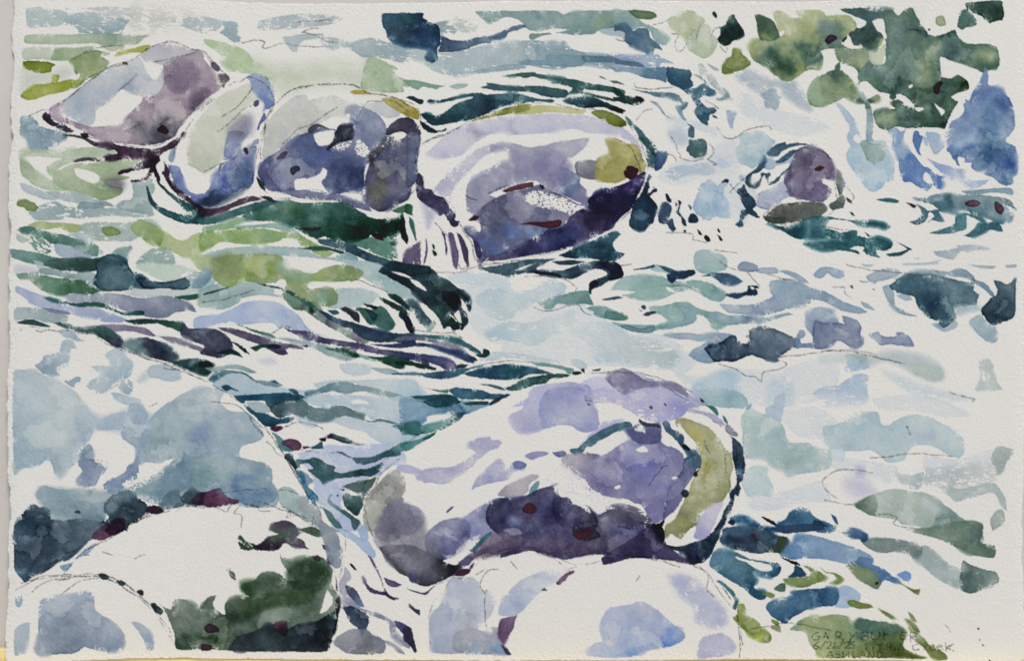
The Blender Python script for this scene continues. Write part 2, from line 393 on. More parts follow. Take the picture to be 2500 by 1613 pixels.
DATA = '''
T 1500 323
w d4d6d2 d2|60 40 95 30 115 45 140 46 165 60 150 110 135 100 120 70 95 60 70 62 50 55
T 1500 323
w d4d6d2 d3|60 -20 100 -10 125 0 118 8 90 -4 66 8
T 1500 0
w d4d6d2 d2|150 108 190 128 235 140 250 150 215 160 180 150 150 135 140 118
T 1500 646
w d4d6d2 d2|0 86 45 80 75 92 95 112 80 128 110 130 90 146 60 120 20 120 -10 110
T 1500 646
w d4d6d2 d2|130 120 190 122 230 110 260 120 250 150 200 165 150 160 130 140
T 1500 969
w d4d6d2 d2|180 20 230 10 260 30 250 46 215 46 196 30
T 1500 969
w d4d6d2 d2|150 118 200 108 240 96 250 120 215 122 190 130 160 130
T 2000 969
w d4d6d2 d2|10 68 70 76 90 82 80 100 60 92 20 84 8 76
T 2000 969
w d4d6d2 d2|120 66 160 72 200 60 198 92 160 80 124 84
T 2000 969
w d4d6d2 d2|60 0 120 -2 180 20 150 24 110 16 70 14
T 1000 646
w d4d6d2 d2|60 22 110 30 150 40 190 40 230 66 262 90 240 112 190 100 120 96 84 84 66 60
T 1000 646
w d4d6d2 d2|110 90 190 88 230 118 160 116 110 104
T 1500 1290 3.65
T 0 0
w a4b5b4 d3|30 13 34 9 46 8 52 11 70 12 85 16 100 14 119 16 121 21 143 22 152 25 147 29 142 39 120 40 94 39 90 34 84 30 74 29 66 31 55 32 33 32 31 25
w c2c5c0 d6|105 9 125 8 150 10 155 22 143 22 121 21 119 15 100 12 75 12 77 10
w cbcabf d7s3|150 10 190 13 235 20 200 30 175 33 155 30
w b4bdbb d4|200 24 210 21 238 20 258 25 255 35 238 40 225 36 212 31
w adbb9d e2 @135,44,22,8fa591|30 42 50 40.5 80 41 95 40 120 39 145 41 160 42 172 41 178 41 168 45 160 52 140 54 120 54 114 51 85 52 55 52 30 50
w b9c2ab|28 57 60 56 62 60 60 70 45 69 28 70
w a3b48f|64 57 85 56 110 54 104 58 118 60 128 62 128 64 119 66 110 70 85 71 60 70 61 64
w b5bd9b d2|118 54 146 53 143 58 135 60 125 59
w c8cabc s2|28 82 45 85 60 87 75 80 82 85 70 92 62 93 58 97 45 99 35 102 26 106
l 7e9022 e3|28 72 50 72 60 74 65 76 60 80 60 84 48 86 38 83 28 80
l 92a56f e3 @110,90,15,869a5c|82 71 104 60 112 59 118 60 119 66 126 72 124 80 118 86 105 91 98 96 90 103 84 103 83 96 92 92 93 87 88 87 86 78
l 9ea737 e2|25 111 35 103 42 99 60 97 62 88 70 88 68 96 83 93 95 95 85 104 70 108 52 112 42 116 33 117 26 114
l a9b04c|134 66 140 60 150 58 170 53 175 53 175 56 170 61 152 62 143 64
w 7f9aa5 e2r2|25 135 40 138 48 147 70 154 78 155 80 160 65 168 58 173 57 179 42 178 35 172 32 164 25 157 24 154
B boulder_purple|50 136 55 131 75 118 95 104 112 90 124 80 150 72 162 65 172 57 185 51 200 49 212 52 225 58 238 63 247 73 256 81 267 93 262 100 255 109 240 122 225 133 210 150 205 156 200 160 190 168 175 171 150 170 130 165 108 161 80 155 60 145
s c0c3c4 e1 @155,100,15,a9b3be @98,125,20,b3bcc3|71 133 76 117 100 98 124 81 150 74 162 68 168 76 171 84 182 94 190 82 193 78 196 95 188 108 172 114 160 112 145 105 140 106 128 120 113 129 111 143 100 147 88 141 75 135
s bdbabb @230,66,14,b0a4ad|165 66 175 57 190 52 205 53 222 58 232 58 238 66 230 75 193 77 180 74 170 72
s a795a0 e2 @210,85,15,8d7e90 @215,120,18,967a86 @185,150,16,5b5a6b @178,162,22,4c4e58 @200,160,12,4a4d55 @110,152,14,b9a6b0 @235,128,8,55536a|193 74 232 62 238 70 246 80 253 92 258 100 252 108 238 118 225 132 212 146 206 158 190 167 170 170 140 167 110 160 90 150 75 142 76 137 100 147 120 148 140 148 150 135 165 120 168 114 185 110 192 95
s b09aab|58 128 66 122 75 120 71 133 75 137 77 146 68 142 60 137
s 2f2a40 r2|50 137 53 132 58 134 62 140 70 145 80 148 88 153 80 155 68 150 56 144
s 6b6570|246 74 251 73 257 81 253 84 248 80
s 77696f e2|255 88 264 88 268 93 263 99 261 103 258 98
s 3b1e2b e2|184 152 190 146 195 150 198 155 194 157 188 155
s 5b6b28|143 73 148 73 150 76 145 76
B|
p|36 135 50 129 60 127 75 118 90 106 112 90 125 80 150 73 165 63 180 54 195 50 208 50 222 57 238 62 250 76
p|182 73 205 67 230 61
p|140 106 160 88
p|148 153 170 142
p|83 71 95 64 110 56 145 53
T 0 323
w aabb9b e1 @33,50,16,96a983|24 30 25 22 40 20 75 20 110 18 130 21 138 24 122 31 100 34 85 36 70 42 62 52 58 50 56 40 74 31 50 29 30 28 27 31 35 36 45 47 58 54 68 60 88 70 60 68 45 64 30 54 25 46
w 9cb083 e1|62 54 65 48 75 42 88 37 115 36 120 33 150 32 165 34 168 37 155 42 140 45 138 49 152 53 150 55 140 57 125 58 130 62 143 65 145 68 140 74 128 79 118 79 105 75 90 70 75 66 65 60
x|88 43 100 44 115 50 116 57 110 60 98 56 90 50
w b3bebe|24 59 30 60 45 66 60 74 68 79 55 79 40 74 28 68
w a7b5b2|52 69 80 70 95 71 110 78 125 80 118 82 92 83 75 80 65 77
w a3b4b0 d2|35 92 45 87 65 81 75 85 85 88 120 89 136 88 150 90 180 94 180 98 165 100 140 98 115 99 95 101 78 99 73 102 55 103 45 103 38 99
w a5b6b0|138 84 145 80 155 78 156 62 153 58 170 57 178 54 182 68 178 75 180 90 180 97 150 92 137 88
w 8fa4a4|95 82 110 82 121 83 121 89 92 89
w 93a5a2|115 83 125 81 136 87 122 86
l 7b9150 e3r2|22 81 30 79 40 82 45 87 43 92 35 92 30 88 22 86
w a9b67b|33 110 45 104 60 105 95 108 96 115 90 117 82 117 72 112 60 113 52 114 40 111
w adbab2 d2|96 108 115 105 140 106 155 105 165 101 185 103 188 110 180 125 165 122 155 127 130 127 110 126 97 117
l 86a05a e3r2|120 112 128 110 137 112 143 117 140 120 128 121 122 117
w b4bf86|183 133 193 122 190 115 200 120 210 126 220 125 226 120 238 118 238 138 230 145 215 146 205 140
l 96ae6b e2|154 110 160 105 166 102 180 108 190 115 192 122 188 132 180 132 165 123 156 116
w b6c1b6|21 118 30 122 37 125 28 129 21 125
w b3bec2|80 120 95 117 110 128 122 140 118 143 117 134 100 127
w a3b3be|65 131 72 130 90 136 115 145 85 148 68 142
w a0b3ab d2|168 143 180 136 200 136 205 146 205 154 160 154
w 8eaaa1 r2|130 143 140 135 150 134 157 132 156 136 151 141 149 150 140 148
r 6a8f7f d7|33 125 45 122 60 128 65 135 55 143 45 140
r 5a8376 @65,120,9,7ba083|21 115 24 111 35 110 55 115 80 121 105 129 116 133 116 144 108 143 90 135 70 130 62 130 55 125 45 125 35 120
r 4f7d74 @140,153,10,1f5058 @15,140,4,2b585c|13 136 25 137 45 140 65 145 85 148 105 147 125 145 133 149 148 150 150 156 110 157 70 157 40 154 13 145
r 2f6266 e2|172 62 176 70 180 80 190 88 215 97 238 97 238 107 215 106 195 98 180 88 174 77
r 3b6b69 e2|181 48 185 55 190 62 205 75 225 85 238 95 238 100 228 97 215 88 200 75 188 63 183 56
r 43303f @212,74,8,8a7286|192 34 194 38 198 43 200 55 203 62 213 68 220 75 230 82 238 89 238 97 225 85 213 78 205 70 198 62 193 53 190 48 193 44
r 4d4356 e2|67 4 85 3 100 6 108 10 115 14 113 17 108 16 98 9 85 6
r 2c2435|94 2 102 1 105 6 100 8 95 5
r 4a3349 e2 @178,35,14,2c1f2f @210,8,10,2c1f2f|112 15 125 13 140 16 160 19 180 20 190 18 200 12 210 6 214 0 216 2 211 10 205 18 196 22 187 28 188 34 184 37 183 42 185 47 188 55 186 59 182 52 180 46 175 54 165 58 155 58 154 57 165 55 173 50 176 42 165 44 155 46 142 50 138 49 142 45 155 43 166 38 172 32 165 30 150 31 140 33 125 32 124 30 138 25 135 22 120 17
r 4d4252 d1|86 34 95 30 110 30 119 33 115 35 103 34 90 36
r 74707a s2|125 58 138 56 143 61 140 65 130 62
T 500 0
w a1b3b5 r2|20 26 38 27 38 42 42 44 41 50 33 49 22 41 18 39 22 33
w adb9b9 d3|62 34 65 25 80 21 105 17 130 17 150 19 160 21 158 24 150 28 135 31 110 33 90 35 70 36
w adb9b9|91 44 105 42 115 40 130 41 136 45 115 48 109 55 108 61 103 61 97 54
w c6ccb4 s3|55 72 75 77 100 78 140 74 170 76 180 78 190 70 205 75 210 105 185 105 170 100 145 98 115 102 95 107 83 100 72 92
w a7b6b5 d2|134 48 140 44 153 45 168 49 195 45 212 50 238 56 238 70 230 75 215 70 200 68 185 68 175 62 165 56 158 57 152 60 143 57
w b7c79e @70,84,12,c2cbae|0 46 30 52 50 61 56 70 60 74 72 80 82 90 82 96 65 88 45 86 30 83 20 74 24 69 10 58 0 51
w a9ba97 e2 @225,105,12,8fac83|188 72 195 67 208 72 225 81 221 84 226 90 238 96 238 102 231 102 232 108 215 109 195 107 183 104 184 88
B boulder_pale|50 91 57 87 66 88 74 94 80 103 83 114 83 122 76 132 70 150 66 160 63 178 60 190 58 210 55 217 35 227 12 240 0 241 -10 238 -25 228 -33 215 -38 200 -41 190 -35 178 -28 165 -15 145 0 127 15 112 30 99
s c9cab6 e1|-14 150 0 132 12 118 28 107 40 103 52 97 56 105 60 112 67 117 58 119 50 125 44 131 50 137 40 145 30 154 26 165 24 178 22 188 12 196 0 202 -10 197 -18 192 -19 175 -16 160
s 8797bb e1|49 91 57 87 66 88 74 94 80 103 82 112 82 120 78 127 74 128 69 130 71 123 68 119 60 111 55 105 54 97
s 4c5068|58 120 61 118 64 119 63 124 59 125
s 5a6a9a e2|70 132 72 136 72 140 66 146 64 152 62 152 64 145 68 136
s 8a8a9b s2|35 150 45 140 53 138 52 154 33 154
T 500 323
s 8b93b3 @45,3,8,7f7d90|30 0 53 0 48 8 44 14 43 20 46 22 40 27 30 32 23 33 24 22 26 10
s 7f8cb3 e1 @50,45,10,616e88 @5,80,10,4a5d70 @45,65,8,5f687a @25,62,12,6f80b0 @57,20,6,54607a|22 36 35 30 45 24 52 17 60 16 62 21 60 27 58 40 58 60 45 66 35 72 22 80 10 86 0 86 -10 83 -16 76 0 73 8 63 11 52 18 43
s 7d8cb5|-41 40 -33 40 -28 42 -23 55 -18 68 -8 73 0 72 0 78 -16 75 -30 66 -35 58 -38 50
s 3f2533|46 20 50 19 52 24 51 27 48 25
s 7f7d88|18 41 21 36 20 42 17 45
s 9fadb9|-38 22 -33 20 -33 30 -37 36 -41 31
s 93a0b5|55 15 60 10 64 9 63 15
B|
T 500 0
B boulder_indigo|66 190 62 205 62 210 70 223 85 230 105 232 125 234 150 235 172 240 195 247 210 246 222 242 230 236 238 228 248 218 252 210 246 190 247 175 251 155 251 142 249 127 238 121 215 113 190 108 172 100 145 99 118 102 100 107 83 121 76 135 70 155 66 172
s c2c3b6 @108,118,10,b9babd @100,160,15,bfc0bb|70 156 75 142 85 130 100 117 110 112 120 112 121 118 150 112 168 122 172 124 168 135 150 137 140 142 125 150 118 158 105 165 95 170 85 176 72 190 68 180 70 168
s c3c4c2|180 122 205 120 222 128 228 135 215 139 205 135
s 6d7696 e2 @75,205,14,77759a @90,178,10,9a94ac @170,205,16,4c5a7a @120,178,14,6e7a98 @190,140,14,77859f @195,160,10,65728f @110,215,20,75779a|167 127 178 124 190 128 203 135 210 145 213 154 210 162 205 165 198 170 193 178 189 190 186 205 186 225 172 224 158 227 144 226 130 222 110 223 90 224 75 222 68 212 63 204 65 196 72 186 88 176 98 168 110 160 120 155 128 152 140 150 157 152 170 148 171 138 166 133
x|128 157 150 153 153 160 148 168 140 171 133 170 129 163
x|107 210 125 208 135 203 139 196 144 200 142 207 137 212 139 218 144 225 130 222 118 222 107 223
x|158 227 165 225 180 227 187 230 186 236 172 232
x d5|178 163 185 166 194 178 186 184 176 178
x d6|150 172 160 168 172 165 168 174 155 176
s 6a7090|72 215 90 224 105 222 130 224 158 228 175 234 190 240 195 247 180 243 150 234 125 233 105 230 95 226 75 222
s 35384a|158 147 172 146 173 152 173 163 158 167 144 176 142 175 150 165 153 155
s 5d5a68|122 150 128 146 135 146 143 150 147 152 140 150 132 150 125 156 121 155
s 5c5f7a e1 @212,205,14,5b5d52 @200,222,12,5a5c50 @196,197,8,2f3850 @240,215,10,4a4470 @200,240,10,565563|187 236 187 215 190 200 195 188 205 178 215 170 222 163 226 165 234 160 240 155 247 165 247 185 247 200 243 217 238 232 228 238 215 245 205 247 195 243
x|212 161 216 156 223 154 222 165 219 166 220 161
s 50505a d1|190 189 193 180 203 170 210 161 220 160 220 166 212 173 203 182 195 190
s 4d4a5c e2|212 156 215 148 225 140 238 138 245 143 250 150 252 158 246 160 238 158 232 155 222 156 214 160
s 262a3c|101 197 106 194 111 195 112 199 107 202 104 205 101 201
s 4d4a5c|85 186 90 179 97 177 97 181 92 186
s 2f463f d2|61 207 66 210 71 216 72 223 67 220 63 213
s b3a040|170 108 178 106 188 107 196 111 190 111 175 111
s aa9c42 @240,130,8,bdb46c|207 116 220 115 230 119 240 124 249 130 250 140 246 140 236 136 222 129 212 122
B|
p|40 96 50 91 60 93 70 98 78 108 82 118 80 128 72 138 70 155 66 170
p|55 104 45 118 32 130 20 138
p|58 122 45 130 30 145 15 155
p|83 121 100 107 118 102 145 99 172 100 190 110 215 113 230 118 238 125
p|155 126 140 135 125 146 110 152 90 170
p|0 202 15 194 30 188 45 178
p|180 135 190 120 200 119 220 120 238 132
p|44 51 62 47 70 49 67 55 70 57 90 52 110 55 140 55
p|114 39 125 34 132 34
p|114 39 125 41 137 41 139 47 155 50
p|107 27 130 25 150 23
T 500 323
r 5a3f55 e2 @3,95,5,33223a|0 90 15 89 30 84 45 77 55 75 66 77 70 80 60 81 45 85 30 91 15 96 4 99 -5 97
r 3f6b68 e1|-5 101 10 98 25 94 45 87 70 80 80 80 92 82 75 88 65 92 45 97 25 104 10 108 -5 108
r 33283d|65 76 75 75 83 80 88 82 80 82 72 79
w 9db893|0 111 20 107 40 100 48 101 50 104 37 109 35 112 20 115 0 117
w 8fb0a5|37 111 55 109 75 107 88 107 100 111 110 116 115 122 100 117 80 112 60 112 45 113
w 8fae68 @15,125,15,a9bb6b @80,118,15,7fa56a|-3 118 20 116 45 112 70 113 90 117 110 119 125 127 135 133 128 133 115 134 108 126 95 123 85 128 60 131 40 130 22 128 10 134 -3 138
w a3b9b5 @32,147,12,a7b97c|0 145 20 137 45 134 75 133 100 134 118 136 128 142 140 146 150 146 165 140 180 148 172 155 155 150 120 146 85 144 65 146 45 150 50 160 0 160
w 5d8b78 d1|115 112 138 115 150 125 165 130 190 123 205 122 225 125 222 135 226 148 215 148 195 140 175 132 160 127 140 128 125 122
r 2a5a4b e1 @100,86,9,3b6845 @105,95,12,1e4a33 @155,105,16,1b4a3a @165,116,15,1f5243 @200,112,15,27604f @62,98,10,35685c @125,108,10,2f6155 @231,108,5,0f3034|45 98 60 92 75 85 90 82 100 80 112 83 125 83 150 82 165 84 180 92 195 100 205 102 225 102 231 95 234 104 234 118 228 118 220 124 205 122 195 120 190 124 170 128 155 127 143 123 130 124 110 115 95 108 80 104 60 104 50 102
r 10282f|227 105 232 98 234 105 235 115 238 125 236 131 230 124 228 117
r 2a5a45|95 134 115 135 125 133 140 133 152 136 164 140 160 142 148 139 130 139 120 137
w 9cae70|125 139 140 138 150 140 150 142 143 146 135 144
r 3c5d68|133 128 138 124 150 126 170 130 190 140 215 149 238 155 238 160 215 158 190 150 172 142 155 136 140 132
x|133 124 142 122 143 125 136 125
r 4d2233|194 119 200 118 208 122 209 127 203 126 197 123
r 75607a|216 129 221 128 224 132 219 133
r 3c2b38|113 112 125 111 138 111 136 114 125 116 115 114
r 4a7a5c|218 92 228 87 238 84 238 93 225 95
T 1000 0
w 89a39c e1 @155,24,7,6c8790 @228,25,15,90a791|77 14 170 13 179 17 195 13 238 13 265 13 268 20 262 30 250 34 230 34 218 37 215 40 195 41 170 39 187 35 165 34 150 37 140 36 135 33 132 28 127 24 115 20 105 23 95 28 85 23
w a0b0ad d2|30 27 45 24 55 21 45 27 42 30 50 30 55 36 52 40 45 38 38 42 33 33
w c5c8bf d7|50 25 70 22 80 30 75 38 60 38
w a3b4b5 d1 @165,72,26,93aab0|0 56 15 58 22 60 34 62 55 60 72 57 95 52 110 50 135 48 155 48 180 49 183 54 190 58 205 62 225 64 238 65 238 82 215 78 205 77 190 79 170 81 155 80 140 78 130 82 110 83 90 86 70 88 50 90 35 86 25 82 15 74 0 68
w 8fa8ae|155 65 175 64 200 65 225 66 238 68 238 73 215 73 203 74 200 78 180 78 150 77 127 76 126 72 145 71 160 70
w 6f909c @205,70,5,8fa8ae|200 66 238 67 260 70 260 78 238 74 220 73 204 73
w 95aaae|75 83 95 80 110 76 130 76 135 80 115 83 95 85 80 86
w b5c0bf|220 35 238 34 250 36 250 44 225 40
w 7d9690 e2|139 44 141 40 152 40 163 39 165 41 155 42 148 45 142 47
r 5e7488 e2|36 43 42 44 48 47 62 48 75 45 88 43 95 47 94 51 85 52 75 55 60 60 45 62 33 61 36 52
r 5d7690|90 44 100 41 115 33 125 30 133 29 137 32 125 36 115 39 112 44 105 47 95 47
r 2a4f68 e2 @15,48,18,1f4166 @0,25,15,2f5a64 @27,70,6,56758f @-12,40,14,2b4a5c|-32 18 -29 16 0 16 16 16 15 21 22 26 33 30 36 42 36 52 32 60 33 70 25 74 20 68 23 60 10 56 0 55 -10 53 -24 46 -27 38 -31 31
r 3c6660 e1|107 90 118 88 130 86 145 85 148 87 160 89 175 91 193 94 205 97 225 100 238 103 250 106 250 111 238 109 215 106 202 105 205 109 225 113 238 116 246 119 238 119 222 116 203 110 185 110 190 104 180 100 165 98 170 96 155 93 142 90 135 92 128 90 118 90
r 33585e e1|80 103 90 100 88 97 98 98 110 100 130 101 150 101 170 103 182 106 184 110 180 115 168 115 155 113 142 109 125 108 105 107 95 106
r 2a5560 e1 @92,122,13,0f2a3c @75,130,13,153745 @130,115,14,456d76|21 119 24 117 30 118 40 117 55 113 70 110 82 109 87 111 98 111 120 110 135 112 145 115 155 117 165 117 169 119 165 120 150 119 138 120 125 122 110 125 98 130 80 138 60 143 50 144 35 147 25 146 18 140 13 134 20 133 30 136 38 134 45 129 55 122 70 117 75 114 62 115 50 118 40 120 30 122
r 1f444c e1 @238,127,8,0e2530|177 119 185 115 200 113 215 114 227 119 238 124 248 130 248 134 238 131 225 126 212 127 200 127 188 123
r 1f3a42|-5 115 0 113 5 113 10 116 16 117 17 120 13 123 5 119 0 117
r 18343c|12 141 20 146 30 152 38 153 43 150 42 154 25 156 15 150
w 84a58c e2|-8 95 10 95 25 99 38 101 42 101 35 103 32 105 22 103 15 102 10 106 0 101
w 9db5a8 e2|46 102 55 99 68 99 66 102 55 105
r 5d7f80|219 89 225 90 230 94 222 92
r 5d7f80|231 95 238 95 244 98 238 98
T 1000 0
B boulder_lavender|10 190 12 172 22 165 40 157 55 150 70 142 90 135 115 127 140 121 165 122 195 128 215 128 238 135 252 143 262 156 272 175 276 196 270 215 274 225 265 240 245 257 230 270 205 280 180 290 150 298 120 304 90 307 80 304 75 289 65 269 56 258 50 240 30 226 19 220 15 206
s c8c5ce e1 @70,147,12,b4adc4 @120,155,10,b5b2bc @80,158,12,b0adba|45 155 55 150 75 143 110 137 150 134 200 135 225 141 245 148 258 158 268 170 272 185 264 172 250 163 240 158 222 157 205 155 190 151 165 155 140 157 120 158 108 155 95 157 85 162 70 172 60 182 45 185 30 185 20 180 30 170
s c5c184|130 135 145 124 170 125 195 128 205 130 200 134 170 132 150 133
s 8f9440 @85,138,9,9a9c58|70 143 80 138 95 134 115 126 130 123 142 123 138 130 128 133 110 135 90 139
s 7d8a3a e2|211 132 218 129 228 130 238 134 250 142 252 147 245 149 230 143 218 138
T 1000 323
s c1bdc9 d1|28 68 38 56 52 43 66 30 80 20 95 15 112 15 110 21 95 25 82 33 70 46 58 58 50 70 48 80 42 76 32 72
s a5a3b5 e1 @78,78,11,a9a9ae @185,65,16,8591aa @160,40,20,a9a6b5 @140,50,20,9fa0b0|95 16 120 14 130 16 140 19 155 16 180 11 208 8 206 15 200 22 190 30 182 35 178 40 185 44 192 48 198 52 198 60 205 68 208 78 206 87 195 82 180 75 170 70 155 64 149 58 140 57 130 60 110 66 92 74 100 77 92 85 82 92 72 95 67 92 66 75 67 64 72 55 82 50 95 42 108 36 116 33 116 24 108 21 95 24
x|182 32 190 30 208 29 205 33 195 34 192 38 193 48 184 44 190 37
s 87868f e1|192 37 200 34 216 34 221 40 218 55 205 55 195 50
s b5ae6c e1 @268,38,9,9c9348 @250,20,10,c6c07a|217 33 228 27 232 24 227 10 238 9 248 14 262 15 268 22 270 30 275 37 275 43 268 48 260 48 250 56 240 60 225 59 216 55
s 69698a e1 @100,105,25,6b6f86 @125,120,12,5d78a8 @145,116,10,6f8bb8 @95,132,14,5f75a3 @75,118,7,7f90b5 @110,90,20,65657f|100 78 115 71 135 67 150 62 153 66 175 73 195 84 205 86 207 90 195 95 183 103 178 110 170 112 155 118 142 127 130 130 115 137 115 141 95 145 83 153 80 145 85 140 80 130 72 124 65 116 65 112 75 113 82 118 83 110 80 102 76 98 82 92 88 85
x d4|133 77 140 70 150 69 165 73 180 77 192 84 205 87 195 93 188 98 182 94 175 92 160 90 150 88 138 83
s 3c3a66 e1 @230,75,14,2e3563 @195,98,12,4d4666 @170,125,18,2f2f63 @215,105,15,40355a @255,66,12,5a4a80 @265,62,9,9a8fb4 @248,88,9,33284f|89 150 95 145 108 141 118 140 116 137 130 131 140 126 150 122 165 112 178 110 188 98 200 90 208 88 207 80 211 75 222 68 240 64 250 60 258 56 266 50 274 47 273 55 270 65 262 80 255 92 245 100 238 108 230 115 215 122 205 126 185 134 165 139 145 143 120 147 100 150
s 353560|74 126 80 130 84 140 82 148 78 144
s 5a2238 e2|250 45 253 40 258 40 262 42 266 45 263 52 258 56 252 54 249 50
r 343254 e2 @13,65,6,5f6078|8 60 10 48 15 52 18 66 25 68 30 74 40 77 44 83 48 90 54 97 53 103 58 105 56 110 50 110 45 102 40 95 36 98 33 93 25 89 15 82 9 75
s 5a6280|-2 5 2 0 13 5 12 20 9 35 10 48 7 60 0 66 -3 60
s 6a3a4a e2|108 69 120 64 135 60 143 59 143 64 135 66 120 69 112 71
s 47202d|69 103 75 98 81 99 78 103 72 104
s 5c2630 e2|130 108 140 105 155 105 175 103 176 108 170 111 158 112 145 109
s 2a2440|151 62 155 63 157 66 154 67
B|
r 6f6280 d1|-8 148 -5 140 0 135 8 130 15 125 14 140 12 165 0 180 -8 175
r 6f6082|19 120 21 128 22 138 20 148 17 156 15 165 17 150 19 140
r 54476a|37 116 42 119 43 128 45 138 43 145 42 140 41 128
r 6a5d80|45 118 51 118 54 128 58 142 56 160 51 156 48 135
r 4d3f5f e1|55 117 60 120 65 128 69 140 69 158 64 150 60 135
r 14302c|26 130 30 132 30 137 28 137
r 14302c|27 138 31 139 33 143 30 145 28 143
r 2a6a5c|0 99 5 103 7 112 9 127 8 128 4 118 0 107
r 2d6a4f|-4 84 4 86 4 95 6 98 -4 95
w b7b6c4 s1|15 82 25 90 30 95 25 105 22 112 18 98
r 1f4a5c e1 @225,135,10,123040|174 144 185 138 205 130 225 121 238 116 244 120 236 130 240 138 250 142 238 150 215 148 190 147
p|-2 12 5 5 15 -8 40 -18
p|15 15 30 8 45 2 60 -6
p|92 72 105 66 118 62
p|66 75 72 78 80 80
p|30 105 38 115 45 121
p|58 105 64 118 68 125 72 130 76 150
p|80 155 105 153 135 149
T 1500 0
w 9db3ae e1 @60,38,14,a9bfb4 @10,22,10,92a9a2|-2 13 10 13 20 14 28 22 35 28 45 32 55 38 63 44 64 50 60 53 54 53 46 47 40 35 30 32 18 36 10 31 0 32
l 6f8a5e e3|17 13 25 12 35 13 43 14 48 17 49 20 42 23 32 23 25 21 20 17
r 5f7f90 e1|0 31 10 28 15 29 19 33 21 37 27 34 35 33 40 36 41 43 46 48 52 53 55 58 55 60 50 57 46 58 45 64 37 65 35 62 28 59 18 54 12 49 8 45 12 42 11 38 5 36 0 37
l bcc3a0 e1|64 21 75 18 77 14 83 12 92 13 96 16 99 19 104 22 105 27 98 30 93 32 89 40 84 50 80 45 74 40 67 35 63 30
l bfc7ad e2|93 31 105 29 112 32 113 40 120 46 120 52 115 61 107 68 100 68 92 63 85 57 87 48 92 40
r 2a3a32|114 14 117 14 120 19 119 22 117 21 114 18
l 2f5348 e2 @145,40,10,16302e @136,22,7,4d6f66|136 18 139 18 142 24 146 30 150 36 151 40 146 45 138 48 134 52 128 54 122 51 120 46 123 41 124 33 130 29 130 25
l 8f9c5c e4|137 58 142 57 147 60 149 65 155 69 158 75 150 81 140 84 128 87 125 85 126 77 130 70 136 65
l 86944f e2|127 77 133 81 140 80 146 76 149 70 149 65 155 69 158 75 150 81 140 84 128 87 125 85
r b4bcb8 e1|97 76 101 75 106 80 110 87 115 89 120 97 124 104 130 112 138 118 128 114 122 108 115 103 110 97 105 88 100 88
r b2bbb6|106 73 112 76 121 81 121 84 116 83 110 79
w b3bdc1 d1s1|141 86 150 81 162 84 172 90 182 94 195 95 207 95 215 105 228 125 228 130 215 125 205 118 195 110 195 105 187 102 180 110 165 107 150 98 142 92
w aab6ba r2|170 110 180 106 188 104 190 112 194 113 191 118 192 122 187 129 180 127 175 125 174 118
w a9b6c6 e1|130 129 136 130 142 131 140 138 138 142 137 150 135 151 132 145 130 136
w a3b3c3 d1|0 62 10 64 20 65 35 64 46 62 55 68 66 73 68 75 55 74 52 79 46 78 40 80 20 80 0 80
r 6d8698|0 68 10 71 22 72 28 73 33 76 36 80 25 79 12 77 0 75
r 8aa0b2 e1 @45,88,20,64869a|0 80 20 79 35 80 50 79 60 80 60 97 50 94 35 92 25 88 15 85 0 85
r 41697e e2 @80,90,10,3a6074|61 79 72 80 80 81 87 82 89 86 90 88 88 92 91 97 91 101 85 105 80 106 72 102 65 99 61 95 60 88
r 557c8a e1|92 88 100 90 106 95 108 100 112 104 117 107 116 111 110 113 103 113 99 117 104 124 109 127 115 126 118 130 115 133 110 135 109 141 106 142 109 145 107 147 100 143 95 136 93 130 95 125 90 117 88 112 82 108 80 106 88 104 95 103 100 99 103 97 100 92
x|103 105 105 104 106 105 104 107
r 6a8792 e1|16 104 25 105 40 107 55 108 66 108 75 112 80 118 86 120 84 126 78 130 76 136 74 130 76 122 70 118 60 114 50 114 40 111 28 108
r 92aab4|70 125 77 124 80 135 84 142 80 141 74 134
r 87a0b0 e1|39 118 48 120 55 128 61 136 67 137 68 140 63 139 56 134 50 125 43 121
r 6c8a94 e1|124 102 130 106 134 112 131 116 122 118 118 116 126 114 128 109
r 56707c|112 134 118 136 120 139 115 138
r 5f7f8c|82 143 90 147 93 150 92 154 86 154 88 150
r 1f4544 e1 @30,117,8,0a191c|-2 102 5 105 10 110 20 113 30 113 35 118 30 121 22 123 12 122 5 119 0 117 -2 114 6 114 0 110
r 101c22|-2 124 5 126 12 129 13 131 5 132 -2 130
r 6b7880|-5 95 3 95 10 98 13 100 5 99
l 7f8a2e e2|-8 133 0 134 8 139 12 143 10 147 3 149 -3 147 -8 144
r 568080 e1 @45,170,10,0e2a30|12 136 18 140 23 146 28 150 35 158 42 166 46 174 50 182 49 188 45 193 46 198 40 196 37 190 37 178 36 172 30 166 27 158 22 150 16 145
T 2000 0
l a9b37a e1 @-8,30,16,b5bd86 @15,48,16,6a8478 @-32,45,12,b0b87e @-55,70,17,3f5f58 @-38,75,12,4a6a55 @0,70,12,35544f @10,35,10,7a8f86 @-28,72,8,a3ad74 @-15,62,14,58776c|-53 14 -45 13 -38 17 -30 22 -25 20 -27 13 0 12 5 15 8 19 20 18 35 19 42 26 44 32 48 33 54 30 58 24 62 26 66 34 72 40 75 45 72 52 65 60 58 59 52 55 48 54 40 58 28 57 18 57 8 58 2 60 4 68 3 77 0 82 -8 82 -15 83 -25 90 -34 95 -42 95 -50 90 -55 86 -60 78 -68 76 -78 70 -82 60 -82 52 -76 46 -70 45 -72 38 -73 27 -75 20 -74 17 -68 17 -58 22 -52 28 -48 38 -46 44 -40 38 -42 36 -48 38 -50 28 -53 20
l 55705c e1 @-60,45,10,8fa06a|-75 17 -68 18 -58 22 -52 28 -48 38 -47 44 -55 48 -68 47 -71 38 -73 27
